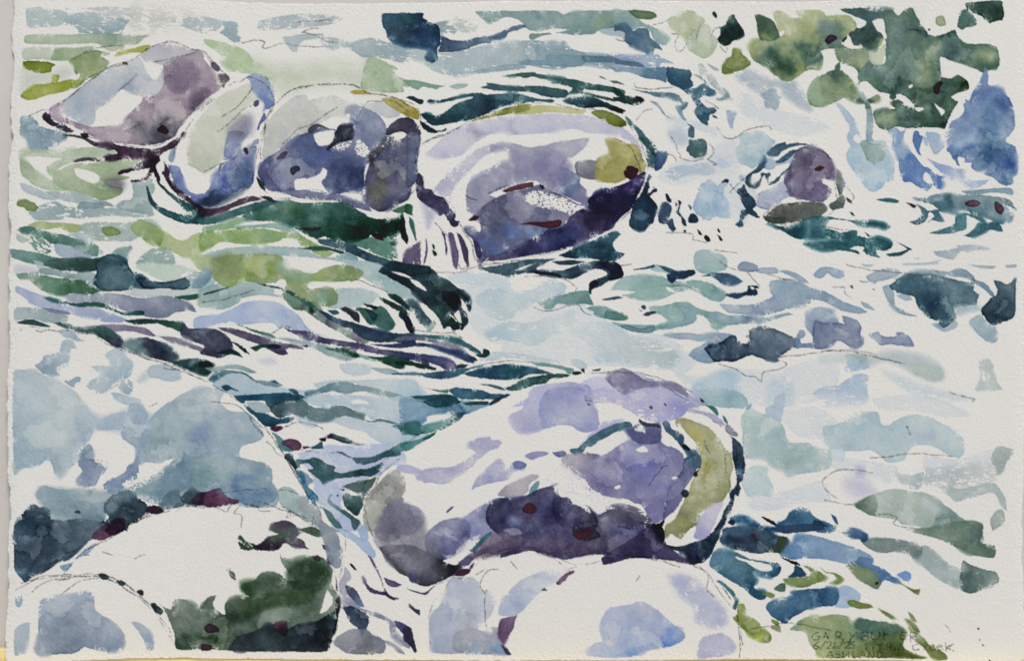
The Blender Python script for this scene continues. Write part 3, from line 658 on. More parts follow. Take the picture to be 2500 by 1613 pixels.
l 4f6f66 e1 @65,45,12,243a38 @45,45,12,3c5650 @50,20,30,4a6869 @80,52,15,6b8474 @80,70,20,6e8878|25 11 40 10 75 10 85 12 88 17 92 19 98 13 106 9 110 12 112 18 116 24 118 29 123 35 127 41 135 43 145 40 157 36 160 42 165 48 175 52 195 52 205 55 208 60 209 75 205 80 195 82 190 85 178 80 168 75 155 72 145 68 140 68 140 82 143 90 152 92 160 88 165 90 170 95 173 100 172 105 160 109 155 112 152 115 158 118 160 120 155 128 150 137 146 148 144 151 135 149 118 149 100 150 88 148 80 152 68 149 63 140 62 132 68 130 75 128 85 128 90 127 88 124 84 124 84 119 90 117 96 120 97 123 106 125 112 126 105 118 95 111 88 111 80 110 70 108 62 102 55 96 50 95 45 98 45 90 45 86 40 79 30 76 22 71 18 62 18 57 30 57 45 56 50 56 55 60 57 65 59 72 68 77 77 73 76 65 77 50 75 46 72 38 68 28 62 24 62 26 68 23 74 23 76 30 77 38 78 46 72 45 70 48 65 60 56 60 50 55 40 54 37 46 34 40 44 33 48 33 53 30 54 26 48 22 42 20 36 17 28 14
l 6b8872 e1 @95,40,25,5a776f @128,55,12,9aa77f @155,62,14,2f5054 @150,45,12,42625a @195,66,18,b6bd92 @172,62,8,5f8074 @118,34,5,2f4a50 @120,80,16,9aa77f @60,85,15,5a7a70 @85,90,20,3d5d55 @108,85,10,6b8673 @105,102,12,556f5c @125,85,14,9fab83|76 20 85 14 92 19 98 13 106 9 110 12 112 18 116 24 118 29 123 35 127 41 135 43 145 40 157 36 160 42 165 48 175 52 195 52 205 55 208 60 209 75 205 80 195 82 190 85 178 80 168 75 155 72 145 68 140 67 140 82 141 90 138 95 134 98 130 105 110 108 98 106 90 110 80 110 70 108 62 102 55 96 50 95 46 97 45 86 55 76 68 77 76 73 77 55 78 40
l 93a377 e1 @25,62,10,8a9c78 @50,70,8,aab679|18 57 32 57 42 58 50 56 55 60 57 70 52 77 46 82 40 79 30 76 22 71 18 62
x|36 17 41 20 48 24 54 27 53 30 48 33 44 33 43 27 39 22
x|62 26 67 23 74 23 75 29 76 37 78 44 75 47 74 42 70 38 66 34
x|33 40 36 46 40 53 47 54 50 56 40 58 30 55 26 51 31 46
l c1c8ab|57 60 62 60 65 63 70 57 74 52 77 52 76 62 74 70 73 76 67 76 61 75 58 70
x|140 67 150 71 165 76 185 83 180 90 165 96 152 92 143 90 141 80
x|103 101 107 99 108 101 104 104
l 57765f e1 @172,100,8,25381f @135,118,12,2f4f48 @115,118,12,5a735a @102,135,20,33534c @125,130,12,7f947a @145,140,8,2a4540 @75,140,12,a9b58d @140,100,8,58776a|142 92 152 92 160 88 165 90 171 95 173 100 172 105 160 109 153 112 153 115 158 118 160 120 155 128 150 137 146 148 144 151 135 149 118 149 100 150 88 148 80 152 68 149 63 140 62 132 68 130 75 128 85 128 88 127 84 124 84 119 90 117 96 120 98 123 106 125 112 128 105 118 95 110 100 106 112 103 128 104 136 98
x|110 126 118 126 121 128 115 131 111 129
x|132 120 138 125 145 130 141 136 138 130 135 126
l 7e9468 e1 @18,88,9,46655a @48,117,9,395643 @60,116,7,2b4636|0 90 8 85 18 82 28 84 34 90 40 97 43 104 46 112 52 117 60 114 66 111 70 114 68 119 60 121 48 122 38 119 28 115 20 119 12 122 8 124 -2 126 -12 122 -14 112 -10 104 -4 96
l 93ab88 e1|-12 100 -2 89 0 95 2 110 5 122 0 126 -10 121 -15 112
l 54756c|18 78 23 73 24 80 22 84 18 82
l 4c6b60|82 111 88 111 88 115 84 117 81 115
w e0dcd0|110 8 118 8 124 15 122 30 118 27 112 16
l a9b086 e4|136 21 141 19 145 20 147 28 146 30 140 31 136 28
l 2f4f45 e3 @205,12,10,1c3527|171 4 190 2 212 1 213 7 215 15 213 23 205 25 198 27 192 23 188 19 180 16 174 12 171 8
l 46685d e2|164 16 168 12 173 12 178 16 182 22 183 28 180 31 170 33 165 35 161 31 162 23
r 3f1f33 e2|7 45 12 41 18 42 21 46 15 50 11 53 8 51 6 49
r 3d1d30 e2|134 99 140 95 143 97 140 103 139 109 137 111 132 109 131 103
r 2a1d2c|26 48 32 42 32 45 28 50
r 3a2a30|126 34 129 34 129 36 127 37
w a9bccb e1|18 121 24 122 32 130 40 140 44 150 47 162 48 164 42 157 38 163 45 170 40 175 33 168 31 160 34 150 28 138
w 93aab0 @57,125,6,4a6a58|46 110 50 109 54 115 58 122 61 135 62 150 60 160 62 165 54 166 53 155 54 140 52 122
w 9fbcc9 e1 @65,205,20,b4c6d0|36 172 32 175 30 182 33 192 40 203 48 213 55 222 62 224 70 220 76 214 84 210 86 200 84 186 78 175 74 165 60 165 48 164 44 168
w 8fa79c e2|46 168 52 164 60 168 72 169 74 178 73 186 66 190 62 193 54 187 50 176
w 7695bd e1 @90,195,14,7493b4|78 153 88 150 94 154 100 150 96 162 95 166 100 172 108 180 114 188 118 193 125 196 134 203 140 206 144 205 140 210 143 215 140 220 138 221 130 217 125 223 118 221 112 217 105 213 96 212 92 200 91 190 88 180 84 170 83 160
x|122 201 127 205 131 214 124 214 119 208
w 5f82b0 e2|109 154 114 154 115 158 119 160 117 168 115 175 117 182 112 178 108 168 107 164
w a9bdcf|120 159 124 162 125 170 122 170 120 165
w a3b7c8 e2|123 155 137 156 140 163 145 171 140 176 136 180 133 181 129 175 125 165
w 9bb0cb e1|125 186 133 189 142 192 150 194 156 197 168 198 168 205 168 210 178 211 195 210 192 214 183 219 175 221 168 216 160 210 150 209 143 203 140 201 132 193
w 6f8ab0 e1 @195,108,12,5874a8 @190,140,18,4f78a0 @215,125,12,4c689c @200,175,20,3f6a8c @222,195,12,3a5f98 @165,165,14,8fabc8 @215,210,8,2a4f80|192 78 195 83 196 92 196 100 203 101 212 104 215 110 220 115 224 124 226 135 226 148 222 156 215 164 220 168 227 172 228 182 228 202 223 206 224 214 216 216 209 214 203 209 191 203 194 198 188 200 182 200 175 195 176 190 168 190 168 185 160 183 160 190 163 195 160 193 155 187 150 178 147 177 147 163 149 150 153 142 160 138 168 130 167 122 170 120 166 114 173 118 178 107 186 95
T 2000 323
r 6b8f9c e1|161 69 175 68 195 66 210 65 221 65 225 70 223 74 215 72 200 71 185 73 172 73
r 4c7480 e1 @148,78,10,2a4f60 @135,80,8,7f9da4 @170,80,15,62868c @200,90,12,6f8f96 @220,100,10,7f9da8 @215,78,10,41656c|108 77 120 77 135 73 150 72 160 74 180 73 200 75 215 77 222 81 225 87 227 90 219 86 213 85 219 90 223 96 222 103 215 107 208 107 200 103 190 99 184 98 175 95 168 91 160 92 160 97 148 94 138 93 140 98 144 104 140 105 130 103 125 105 132 98 128 93 125 95 124 101 117 107 110 108 103 105 112 102 117 97 116 90 112 85 120 88 125 92 137 90 130 85 118 82
r 2f6670 e1|160 96 170 94 182 98 190 101 194 106 200 104 208 107 212 113 212 116 206 116 198 114 188 119 178 123 165 121 173 117 180 110 183 106 188 106 180 101 170 98 170 112 160 116 148 119 138 119 124 118 140 113 155 107 156 100
r 3f1a2a e2|202 82 206 81 212 86 214 90 212 95 208 96 203 91
r 5f2f4a e2|168 82 175 79 183 80 187 83 183 87 175 88 169 86
r 2f6573 e1|63 79 75 77 86 78 92 81 88 83 75 82
r 2a1a28 e1|98 82 105 83 111 86 109 89 105 87
r 2a3f4c|30 76 35 79 37 84 33 83 30 80
r 2f3c4a|33 93 37 94 40 98 37 98
r 22303c|50 116 54 118 58 122 55 122
w a9b5bb e1|131 139 145 138 158 135 160 133 158 132 175 131 198 136 185 137 178 138 172 140 165 139 160 142 155 148 145 147 135 144
w b9c2c6|95 153 120 152 138 149 142 148 136 152 138 154 95 155
w c0c6cc|108 148 115 146 113 148
T 1500 323
B boulder_dark|202 70 203 56 205 40 208 28 214 20 225 17 238 20 248 28 253 40 255 46 255 55 256 70 258 82 250 95 240 100 225 106 200 108 182 105 172 98 178 92 164 86 164 76 175 67
s b4bac8 e1 @178,88,8,a9a0b8|164 82 168 72 182 65 196 57 203 62 206 72 196 80 184 88 176 91 166 88
s 6a5f7c e1 @220,28,12,6f6c7a @235,25,10,5c5068 @215,58,14,766e8c @230,72,12,5a4f7c @208,40,8,66666c @248,45,10,5f5072 @204,66,7,8f8aa8|213 20 225 17 238 20 248 28 253 40 255 46 255 54 250 56 242 56 241 60 246 63 251 68 250 73 246 78 240 82 224 80 212 78 204 76 200 66 196 58 199 48 203 38 208 28
s 55594f e1 @225,92,14,4c5650 @185,92,8,6b6660|177 95 186 88 193 84 205 83 218 82 240 83 246 90 240 97 225 103 200 107 182 106 173 101
s 9fb0c4|186 34 195 32 205 25 214 22 208 28 204 36 196 38 188 40 182 44 175 43 174 34 180 30
x|193 80 203 76 209 77 211 81 200 82 192 83
r 3a5a6c e1|176 25 182 18 190 14 198 12 199 15 210 13 220 13 225 16 212 17 203 19 194 23 190 28 185 29 178 28
r 33566c e1|186 35 193 30 198 26 203 22 209 21 215 22 208 26 203 31 195 36 188 37
r 35566b e1 @155,58,8,3c4a44 @170,30,6,2f5068|174 28 175 36 172 43 166 48 160 49 157 54 156 60 160 63 167 58 170 52 169 49 172 48 175 49 179 48 180 50 178 54 178 60 184 57 190 52 195 47 200 43 203 39 203 43 197 48 192 53 190 57 186 60 179 62 176 58 174 51 171 53 169 58 166 64 160 67 154 64 151 58 154 50 160 46 166 40 168 34
r 22455a e1 @146,72,5,0e1a26|150 60 152 66 155 72 162 79 164 86 160 90 163 93 167 98 167 101 160 99 155 96 150 101 148 105 149 110 144 111 139 108 143 104 144 97 147 91 151 90 147 83 144 75 141 70 142 66 146 65
w a3b5bb|144 51 148 51 152 57 147 58 144 55
s 42201f|232 43 238 40 243 42 238 46 232 45
s 5a6052|171 98 180 99 190 100 198 100 195 105 185 107 175 104
r 51605a e1 @262,58,6,5a7c8a|257 44 262 47 264 54 267 60 266 66 264 72 267 78 266 87 260 90 252 91 248 85 256 80 259 74 257 65 256 55
r 235860 e1 @215,112,10,4a8084 @190,112,8,0f3a46|177 107 190 110 200 110 215 104 225 100 240 98 260 101 275 103 285 105 297 104 310 106 318 110 312 113 306 111 300 110 285 109 270 104 250 102 245 110 250 114 265 117 275 115 280 116 281 121 290 123 296 124 305 122 315 125 321 130 320 135 312 138 302 137 305 143 307 146 295 144 288 138 290 134 280 133 272 136 282 139 283 142 270 139 255 138 238 138 219 130 238 128 255 125 260 126 245 124 235 125 222 125 210 124 200 119 190 113
r 2a5a60|313 142 325 140 335 138 342 135 344 136 340 139 332 144 322 145 318 145
r 1f5260|324 127 332 130 340 134 345 136 342 138 336 134
B|
w a9bfc4 e2|145 3 155 1 165 0 175 2 181 8 186 11 184 15 178 22 174 26 172 34 165 40 160 43 152 40 145 37 142 30 139 22 145 14
r 4f6a88 e1|48 23 55 24 60 24 61 30 57 38 52 45 47 46 45 43
w 5f7f7c e2|86 9 93 9 102 9 106 13 107 18 105 26 100 29 92 30 86 26 83 21 86 15
w 5f8088|86 -4 92 -4 92 7 88 7 85 5
w c3c9cc s1|62 0 80 0 85 12 75 15 65 10
w b6c3c9 d1|58 47 66 42 80 39 88 40 96 38 106 37 114 42 116 48 105 51 95 50 85 51 78 53 70 57 63 54
w c9cdce s2|105 45 118 20 140 10 142 40 130 42 120 45
w bfc6d4|118 34 125 32 135 40 125 43 119 40
w a9bfc9 e3r3 @125,85,12,9fb4cc|98 64 105 58 112 57 118 63 125 59 129 56 132 58 127 65 126 74 130 80 132 85 131 92 133 99 125 100 115 101 108 104 100 100 95 96 91 88 92 80 95 72
r 2a2540|122 60 128 55 132 56 131 60 127 59
r 22465a e2 @30,95,8,3c5c7a|42 51 43 54 40 58 40 65 38 72 40 77 44 82 48 87 48 90 46 98 45 105 40 110 32 116 24 115 17 110 16 105 18 95 22 82 28 75 33 65 36 55 39 50
r 2a3f55 e1|38 72 41 71 44 67 48 66 49 70 44 72 41 76 45 80 49 86 48 91 45 85 40 80
r 37506a e1|55 83 60 82 66 87 65 95 62 102 67 101 69 110 71 113 67 116 62 112 60 108 55 108 50 105 50 97 53 88
r 1f3a55 e1|58 73 61 72 64 77 66 80 64 83 60 80
r 1f3a52 e1|73 79 77 82 76 87 75 92 78 98 82 104 83 110 80 110 77 106 77 102 73 97 70 94 73 88
r 1f3552 e2|87 96 90 95 91 97 90 94 95 98 97 104 93 107 86 106 84 103
r 55707a|85 85 88 86 89 91 87 91
r 4a6070|70 82 72 83 72 87 70 87
r 121820|78 114 83 114 82 118 80 117
r 121820 e1|95 113 99 116 101 120 97 120
r 121820 e1|104 120 108 121 111 127 107 128 103 124
r 121820 e1|118 119 122 122 125 126 122 127
r 121820|118 112 121 114 122 118 119 116
r 121820|43 64 46 64 45 66
w 9fb9b4 e1|93 140 102 137 115 139 127 145 130 152 128 160 110 165 95 162 91 150
p|0 8 10 12 22 25 35 60
p|65 5 70 15 72 22 76 28 75 31 90 35 105 32
p|60 26 68 29 72 36
p|118 -5 125 5 135 8 143 5 150 -2
p|110 15 114 22 112 28 107 32 118 38 112 38
p|60 118 80 118 90 119 90 125 105 128
p|134 60 138 66 145 74
p|175 40 150 55 140 65 133 72
p|115 138 130 140 143 141
p|270 65 278 75 274 82
p|275 115 255 112 240 110
T 1500 0
p|45 30 55 28 64 23
p|66 40 74 41 70 52 72 60 80 59 87 47 93 33
p|96 47 98 35 101 29
p|112 42 115 35 121 32 126 33
p|123 55 129 62 132 55
p|25 140 35 130 45 127
p|150 154 165 150 178 148 182 154
p|22 98 24 103 45 104 70 102
p|106 118 115 122 121 128
p|0 46 12 50 22 52
T 0 646
w c3c5ca s1|20 2 35 3 48 7 40 10 20 10
w b6c4ba|40 -5 52 -2 52 6 48 7
w c0cdbb|165 -2 205 0 232 8 240 12 225 10 213 12 215 20 195 20 180 14 168 8 160 3
w a9bdb9 d1|213 20 222 11 240 8 255 5 255 15 245 28 225 30 222 24
w c3cac3 e1|146 33 160 27 190 29 215 28 230 25 238 27 238 34 200 37 165 38
r 53805f e1 @30,14,9,7f978c @70,18,14,5c8a72 @120,25,8,4a6a5c|21 11 40 10 60 14 85 17 98 18 105 22 112 27 118 30 112 34 100 36 85 34 75 37 60 34 50 30 42 24 35 19 24 17
w 93a8a6 e1|35 10 45 7 55 4 75 8 90 10 112 10 112 26 104 21 97 17 85 17 75 15 60 12
r 3c5d54 @60,3,10,4f7d6a|52 0 60 4 75 8 95 9 112 8 130 5 140 -2 100 -8 60 -6
r 4b6c78 e4 @140,10,12,5a7d85 @130,25,8,476660|114 -3 130 -12 145 -8 150 -2 155 7 165 12 172 16 185 20 198 20 210 17 217 15 222 18 223 24 218 29 205 29 190 27 175 29 168 28 158 26 150 30 135 31 120 30 114 25 111 20 114 10
r 41606f e4|161 18 164 15 172 16 185 20 200 20 215 15 221 17 224 22 219 29 205 29 190 28 172 28 166 25
w a3aec8 e1 @30,30,8,b3bac8|21 25 35 30 55 37 75 45 95 48 110 50 130 56 140 60 150 64 142 67 125 67 110 62 95 60 84 58 82 57 60 54 50 50 38 46 32 40 24 34 20 31
w 7f88a0|50 50 60 51 70 53 82 55 84 58 75 58 62 56
r 8f96a8 e1 @120,40,12,949bab @200,50,12,8a97a4|75 36 90 33 105 35 118 33 145 34 165 39 190 36 205 38 220 43 228 50 231 56 220 54 205 57 195 62 180 62 165 59 140 52 128 47 115 43 100 45 85 44
w a3b0b0 e1|20 51 35 50 50 51 62 56 80 59 79 67 70 68 60 68 48 65 35 63 19 65
r 2d5f58 e1|51 38 60 38 75 42 90 45 105 43 122 45 135 51 142 54 155 55 161 53 171 54 168 59 155 60 145 59 130 53 115 49 98 50 85 48 70 45 60 43
r 2f5a4e|201 37 215 36 230 34 236 36 232 40 222 42 210 40
r 28534f e1|20 67 30 64 40 63 50 67 60 71 61 73 48 72 35 70 24 69
r 2f5350 e1|63 68 75 67 85 70 92 73 105 74 120 70 130 73 135 78 140 82 145 88 144 94 140 96 130 92 120 86 112 80 100 79 85 76 72 72
s 3c3b54|124 82 135 85 145 88 144 93 140 96 130 92
r 8d8499 e1|92 73 110 71 130 69 150 70 170 73 177 77 185 83 180 84 165 80 150 77 135 78 120 72 105 74
r 7d7a8c|185 83 205 84 220 90 240 97 255 102 255 108 238 102 215 94 200 90
r 2b5249 e1|145 65 160 63 180 63 200 65 215 66 220 72 228 80 222 82 210 78 200 74 185 69 170 69 160 70
r 3c4058 e1 @260,95,12,46485f @232,85,8,3f3f55|215 68 222 74 238 74 255 76 268 85 273 95 272 102 258 108 245 106 235 103 240 95 225 88 212 80
r 5f7d80 e1 @190,95,20,2c3348 @175,100,12,32364a @152,92,8,6b8a88|145 88 160 85 170 84 182 87 200 95 208 103 209 110 200 113 185 110 165 105 150 98 142 96
r 1f3f40 e1 @225,110,8,5f7a7c|190 111 205 112 215 110 230 108 240 110 250 114 252 118 245 128 238 129 220 122 208 117
w a6b6bc e1|70 76 82 75 90 81 93 85 100 89 92 89 84 86 77 84
w a3b3bb e1|76 88 82 87 88 90 91 98 85 97 83 108 80 116 74 122 70 128 62 129 52 126 45 120 43 117 50 112 53 106 62 104 71 100 73 94
w b8c5c6 e1 @45,200,40,c3cccc @30,150,15,b3c2c8|18 127 30 122 42 121 48 126 60 130 75 138 90 148 100 160 95 175 110 185 105 205 80 225 60 228 40 218 25 222 17 218 17 160
w b3c1c4 e1|124 105 130 100 140 97 145 100 150 108 156 112 157 120 152 130 140 133 125 130 115 124 108 118 118 117 130 118 128 110
w 9aabb5 e2|77 135 85 132 92 130 96 131 95 136 90 137 88 142 82 140
w a9b8bd d3|140 140 146 132 155 136 156 145 152 151 143 148
w b3c2c6|131 149 140 149 150 152 165 156 165 165 140 160
w b6c3c4 e2|173 124 176 118 190 116 205 120 211 124 211 134 195 135 185 132 175 130
w b9c5c3 s1|163 134 172 124 176 130 165 136
p|45 77 50 78 60 75
p|80 76 110 80 130 92 150 99 180 111 210 120 225 128 240 134
p|192 121 200 122 212 122
T 500 646
w a9bcb5 e1|-5 30 10 24 30 18 45 16 62 20 80 25 95 34 92 38 75 36 60 36 45 40 38 47 22 52 10 51 -5 49
w b3c4be|160 -5 200 -2 225 12 250 25 255 40 225 38 205 28 185 15 165 4
w b7c5c0|150 30 185 28 205 35 195 45 170 50 145 50
l 97a872 e1 @30,10,18,a6b464 @60,0,12,a3b35c @110,20,12,8da565 @85,3,8,8aa73c @130,15,9,9aad58 @155,14,10,93a872 @140,38,14,8fa997 @45,18,12,9fb05a|10 -5 45 -12 90 -10 95 5 110 8 128 11 140 4 160 0 175 3 186 10 178 18 165 21 148 20 126 21 122 28 140 27 152 28 156 36 155 45 148 48 134 49 125 46 113 40 100 35 94 28 84 22 72 22 60 21 45 20 30 26 18 22 10 12
x|124 20 150 21 170 19 168 24 152 27 141 25 122 28
l a9b77a @-20,2,14,b9c690|-15 -8 0 -10 10 -10 12 5 8 12 -5 6
w 8fa9b0 e1|0 5 10 10 5 22 -5 28 -15 25
x|83 23 88 18 93 17 97 22 93 28 84 26
x|84 28 91 29 91 35 82 34
r 6e8f7a e1 @112,48,8,4a5c55 @128,58,6,23301f @150,70,12,6b6378 @175,85,10,7f6f8c|94 30 105 34 118 41 128 46 135 52 145 62 160 70 180 80 192 88 188 92 175 88 160 80 145 72 130 62 118 54 106 52 98 44 92 38
r 2c5c50 e1|61 21 75 23 90 27 105 32 113 40 122 42 130 49 126 50 115 44 110 39 100 35 90 29 72 26
r 2f6253|0 34 12 30 30 26 34 26 25 29 10 34 0 36
w b3bfd2 e1 @110,68,20,98a7c6|-10 62 5 59 18 58 35 50 48 44 65 42 85 44 100 52 112 60 120 72 132 80 145 84 120 80 105 76 95 72 88 74 82 68 65 68 45 70 30 66 15 70 -10 74
r 2e4a5c e1 @200,80,14,36476a|132 52 140 55 155 62 175 68 200 75 225 80 245 80 245 90 220 90 200 90 185 86 170 75 150 66
r 4f4d70 e1 @150,90,12,454a72 @190,92,10,6f5f88|92 72 105 76 125 78 140 85 165 89 185 92 205 98 225 100 245 104 260 112 262 118 245 112 225 108 200 103 175 98 150 93 130 90 115 84 100 78
r 2c3560 e1|190 92 215 92 235 90 245 88 248 94 230 97 210 96
r 5a526c e1 @95,92,12,7b7290|14 73 30 73 50 78 70 84 90 90 105 93 115 97 116 99 105 97 96 98 98 104 88 105 78 100 65 93 45 86 30 80
r 33695a e1|22 67 40 69 60 76 78 80 85 86 72 83 55 77 40 70
w 95ada8 e1|85 85 105 86 125 90 150 95 180 103 205 110 200 113 180 108 165 112 155 108 145 106 125 96 105 91
r 1f4a3c e1|133 93 145 96 160 96 175 100 183 107 175 108 160 103 145 99
r 22503f e1 @215,115,8,1f4f38|188 106 205 107 225 105 245 112 260 118 255 122 235 115 232 120 225 121 205 113
w 9db3b0|193 119 205 120 220 121 228 126 212 127 200 123
w c0cbcb|158 115 175 114 195 118 192 126 175 129 162 124
w c3cbcc s1|65 111 80 109 84 114 72 115
r 22383c|27 88 38 90 48 97 55 105 46 101 38 94
r 1f4a42 e1 @85,95,6,16282c|54 96 65 93 80 92 91 94 89 97 80 98 68 97 61 101
r 16383a e1|8 107 15 102 30 98 40 101 46 108 36 105 22 104 14 104
r 16282f|-5 113 8 112 11 118 2 119 -5 119
r 1f2430|113 94 122 94 120 96
w 93aaa8 e1|2 120 20 118 35 116 50 119 62 125 55 126 42 122 25 121 12 125
w b6c5c8 @40,135,15,aebfc6|10 140 25 128 42 126 55 132 70 138 90 142 110 145 130 146 120 152 90 152 60 154 45 155 30 150
r 416a78 e1|6 133 15 124 25 122 38 123 48 125 57 132 62 136 75 136 83 134 92 140 85 142 70 138 58 134 45 127 30 127 20 131 12 136
w 8fa6aa|60 134 75 135 92 140 84 142 70 140
r 2f5560|20 141 28 139 34 143 42 146 40 147 32 145 26 147
w bccaca|128 138 150 134 180 134 220 132 245 134 250 150 215 150 190 142 165 136 135 144
r 7d989e e1|118 148 130 145 145 138 165 135 175 138 195 142 215 147 240 153 250 158 230 160 205 152 185 147 165 150 150 147 130 152 120 155
r 4a7280 e1|98 145 103 143 109 146 112 150 120 154 120 158 112 158 106 152
r 3f6c78|42 154 55 151 80 153 108 150 112 158 80 158 50 158
p|80 80 92 73 102 73
p|0 43 20 42 40 36 60 29
p|176 18 190 22 215 32
T 1000 646
w c6d2d2 e1d1|42 14 60 9 90 11 112 15 120 22 120 30 108 32 95 26 75 24 55 22
w bccbcc e1d1 @120,45,25,bccbca @170,28,14,b0c2cb|76 40 88 30 100 27 120 32 140 29 158 20 170 19 182 24 180 33 172 37 150 42 140 48 125 56 120 62 110 66 95 62 85 53
w bfcdcb d2|88 80 100 71 115 66 130 68 148 66 155 62 175 58 190 53 192 60 195 66 185 75 172 80 160 86 155 90 140 94 125 90 110 88 95 87
w c4cfcd d2|185 80 195 70 215 66 240 70 258 85 258 110 240 118 215 112 210 95 195 84
w c0cac9 d1|88 104 100 101 125 103 150 107 172 111 175 114 150 112 120 108 95 112 82 111
w b9c6c9|187 110 200 111 206 118 200 122 190 116
r 6f9690 e1 @165,42,8,8aa9a3|148 44 165 38 185 33 200 30 208 31 210 38 214 47 200 46 185 47 172 46 165 52 158 52 152 47
r 6f9590 e1|204 51 215 48 228 49 240 54 252 58 253 64 240 65 225 63 214 58 214 55
r 2f4f5c e1 @90,7,8,3a5f6c @215,5,14,101d33 @195,12,10,2a3a55 @155,8,12,22344f|82 4 100 2 120 -2 145 -6 170 -6 150 2 147 6 160 8 178 7 195 1 205 -2 220 -4 238 -2 246 4 248 14 238 18 230 20 220 26 212 30 211 35 208 32 209 22 215 18 228 13 229 10 222 6 212 6 198 13 188 17 170 15 150 11 135 10 115 14 108 13 95 10 86 6
x|122 7 135 2 148 -2 140 2 128 7
r 22424f e1|165 -3 185 -5 205 -3 190 1 175 1
r 1f3a42 e1 @40,35,14,0f2022 @60,50,8,0b1420 @10,15,8,34525c @58,22,6,1f4a3c @50,65,8,16442f @30,55,10,2c5a48|-20 -4 0 0 20 2 30 8 35 14 45 18 55 26 64 33 69 38 70 42 72 52 69 55 66 45 60 38 61 48 66 56 69 66 66 71 61 76 58 73 60 72 56 66 51 60 47 58 58 70 60 74 53 76 46 72 42 74 40 75 38 70 33 60 25 52 18 46 12 40 5 33 0 28 -10 22 -25 14 -35 8
x|15 15 24 18 20 17
x|0 16 10 20 18 27 21 31 12 27 4 22
x|58 39 62 41 67 50 68 56 64 52 61 46
x|52 58 58 53 60 60 61 68 57 66
r 3d5a64 e1|0 40 8 42 14 50 20 58 26 65 27 70 22 73 14 70 8 62 4 52 -2 46
r 8fa9a0|18 71 27 68 28 62 32 70 27 76 22 78
r 101c2c|-10 53 0 60 4 68 8 76 4 80 -2 76 -6 66 -12 60
r 22423c|-25 34 -12 36 2 52 1 56 -8 48 -18 42
r 33585a|-42 46 -50 50 -40 65 -32 72 -38 70 -50 58 -62 53 -58 50 -48 50
r 35656b e1 @20,83,12,2f5a60|-5 80 20 81 45 83 60 86 72 93 82 100 84 103 78 104 68 98 55 92 35 88 10 84
r 77748c e1|-15 84 5 82 25 86 45 90 60 96 68 102 60 101 45 96 25 90 0 88 -20 90
r 2a3c62 e1 @65,107,7,3f5f80|-10 92 5 90 25 92 45 97 60 100 70 104 76 110 74 114 65 112 52 106 40 102 25 96 5 95
r 414670 e1 @50,115,8,7a6a90|-15 103 5 102 20 104 40 107 52 112 58 118 60 121 45 123 35 118 20 113 0 110 -18 108
r 1d4038|-15 112 5 113 20 116 32 120 30 123 15 120 0 117 -15 116
r 153f3a e2|76 104 85 103 86 98 92 99 94 103 90 107 82 108
r 1a2c36|71 106 76 107 80 111 77 112 74 109
r 1d3c38|54 116 62 115 69 116 63 121 58 120
r 3d6c80 e1 @30,130,9,3a5070|-20 126 0 125 20 125 45 122 65 120 85 116 85 118 70 122 60 128 48 132 35 133 20 131 12 128 -20 128
r 2d5a6f e1 @95,126,10,1f4a60 @120,127,12,246068 @140,122,10,4a7488|62 126 75 122 88 119 100 116 115 115 130 117 150 120 165 126 152 127 138 128 130 132 115 134 95 133 80 131 68 129
r 2f5a55 e1 @165,130,8,16342f|110 143 122 138 128 134 140 130 160 127 180 126 185 128 182 131 165 132 158 138 145 140 135 143 125 146 115 146
r 6f998c e1|142 114 155 113 170 116 185 119 191 121 190 126 184 127 180 123 165 119 150 118
r 16302c|190 124 198 124 200 126 194 128 188 127
r 16302c|199 121 203 121 203 126 200 124
r 2f5a4a|211 122 222 120 221 123 214 124
r 3f6274 e1|77 139 85 138 98 139 108 142 112 146 105 145 92 141
r 33637a e1 @75,150,8,2a5566|46 146 52 142 62 143 75 144 85 145 95 149 118 150 110 155 92 156 60 156
r 5b8a82|14 142 28 144 38 145 46 144 45 149 35 148 25 145
w b3c6ce s1|-8 135 5 136 15 145 20 155 0 158 -10 150
r 2f6570|-10 153 20 151 45 150 55 158 20 160 -10 160
s a9a29f|228 126 238 123 244 124 240 127 229 128
p|0 14 0 14 30 9 60 9 75 4 90 0
p|58 0 62 6 68 0 66 9
p|134 14 150 14 170 16 185 20 195 28 190 34
p|145 49 155 54 170 53 185 48 195 47 203 55 212 58
p|8 77 35 79 50 79 62 86
p|85 116 105 113 125 112 145 113
T 500 646
r 3c4050 e1|157 51 165 49 172 52 181 58 181 68 175 65 168 58 160 53
r 3f6b60 e1|178 51 185 50 195 52 205 48 213 53 220 64 223 70 218 76 210 77 204 74 200 70 193 70 188 64 183 58
r 1f4550|187 52 192 52 203 58 202 62 198 66 193 60
r 16252c|185 45 190 46 200 48 203 49 201 53 195 51 188 48
r 37606a|144 53 155 53 158 57 153 59 148 57
r 22423c e1|202 36 212 40 225 46 235 52 240 60 236 58 225 54 215 48 206 42
r 2a4a50|211 33 222 38 232 44 238 50 228 46 218 40
T 1500 646
w 8fb0a8 e1 @10,25,12,9bb8b3 @110,30,12,86a8a2|0 22 12 14 30 12 55 14 62 18 80 20 92 18 110 22 120 28 128 34 124 42 112 42 102 36 92 29 78 31 70 33 60 38 50 41 30 42 15 39 8 36 25 32 5 30 -5 30
x|58 25 65 28 72 33 62 31
w a9c0bc|40 5 48 0 55 6 60 10 45 8
r 35586e e1|20 6 35 3 45 0 46 4 35 6 22 7
r 3a6072 e1|48 0 60 3 70 7 72 10 62 10 55 6
r 1f3f5c e1|60 12 68 8 75 8 90 6 94 9 92 12 80 17 72 18 66 22 61 18
r 5a7890 e2|99 14 108 11 113 9 128 10 140 14 149 20 140 24 132 25 122 21 112 15
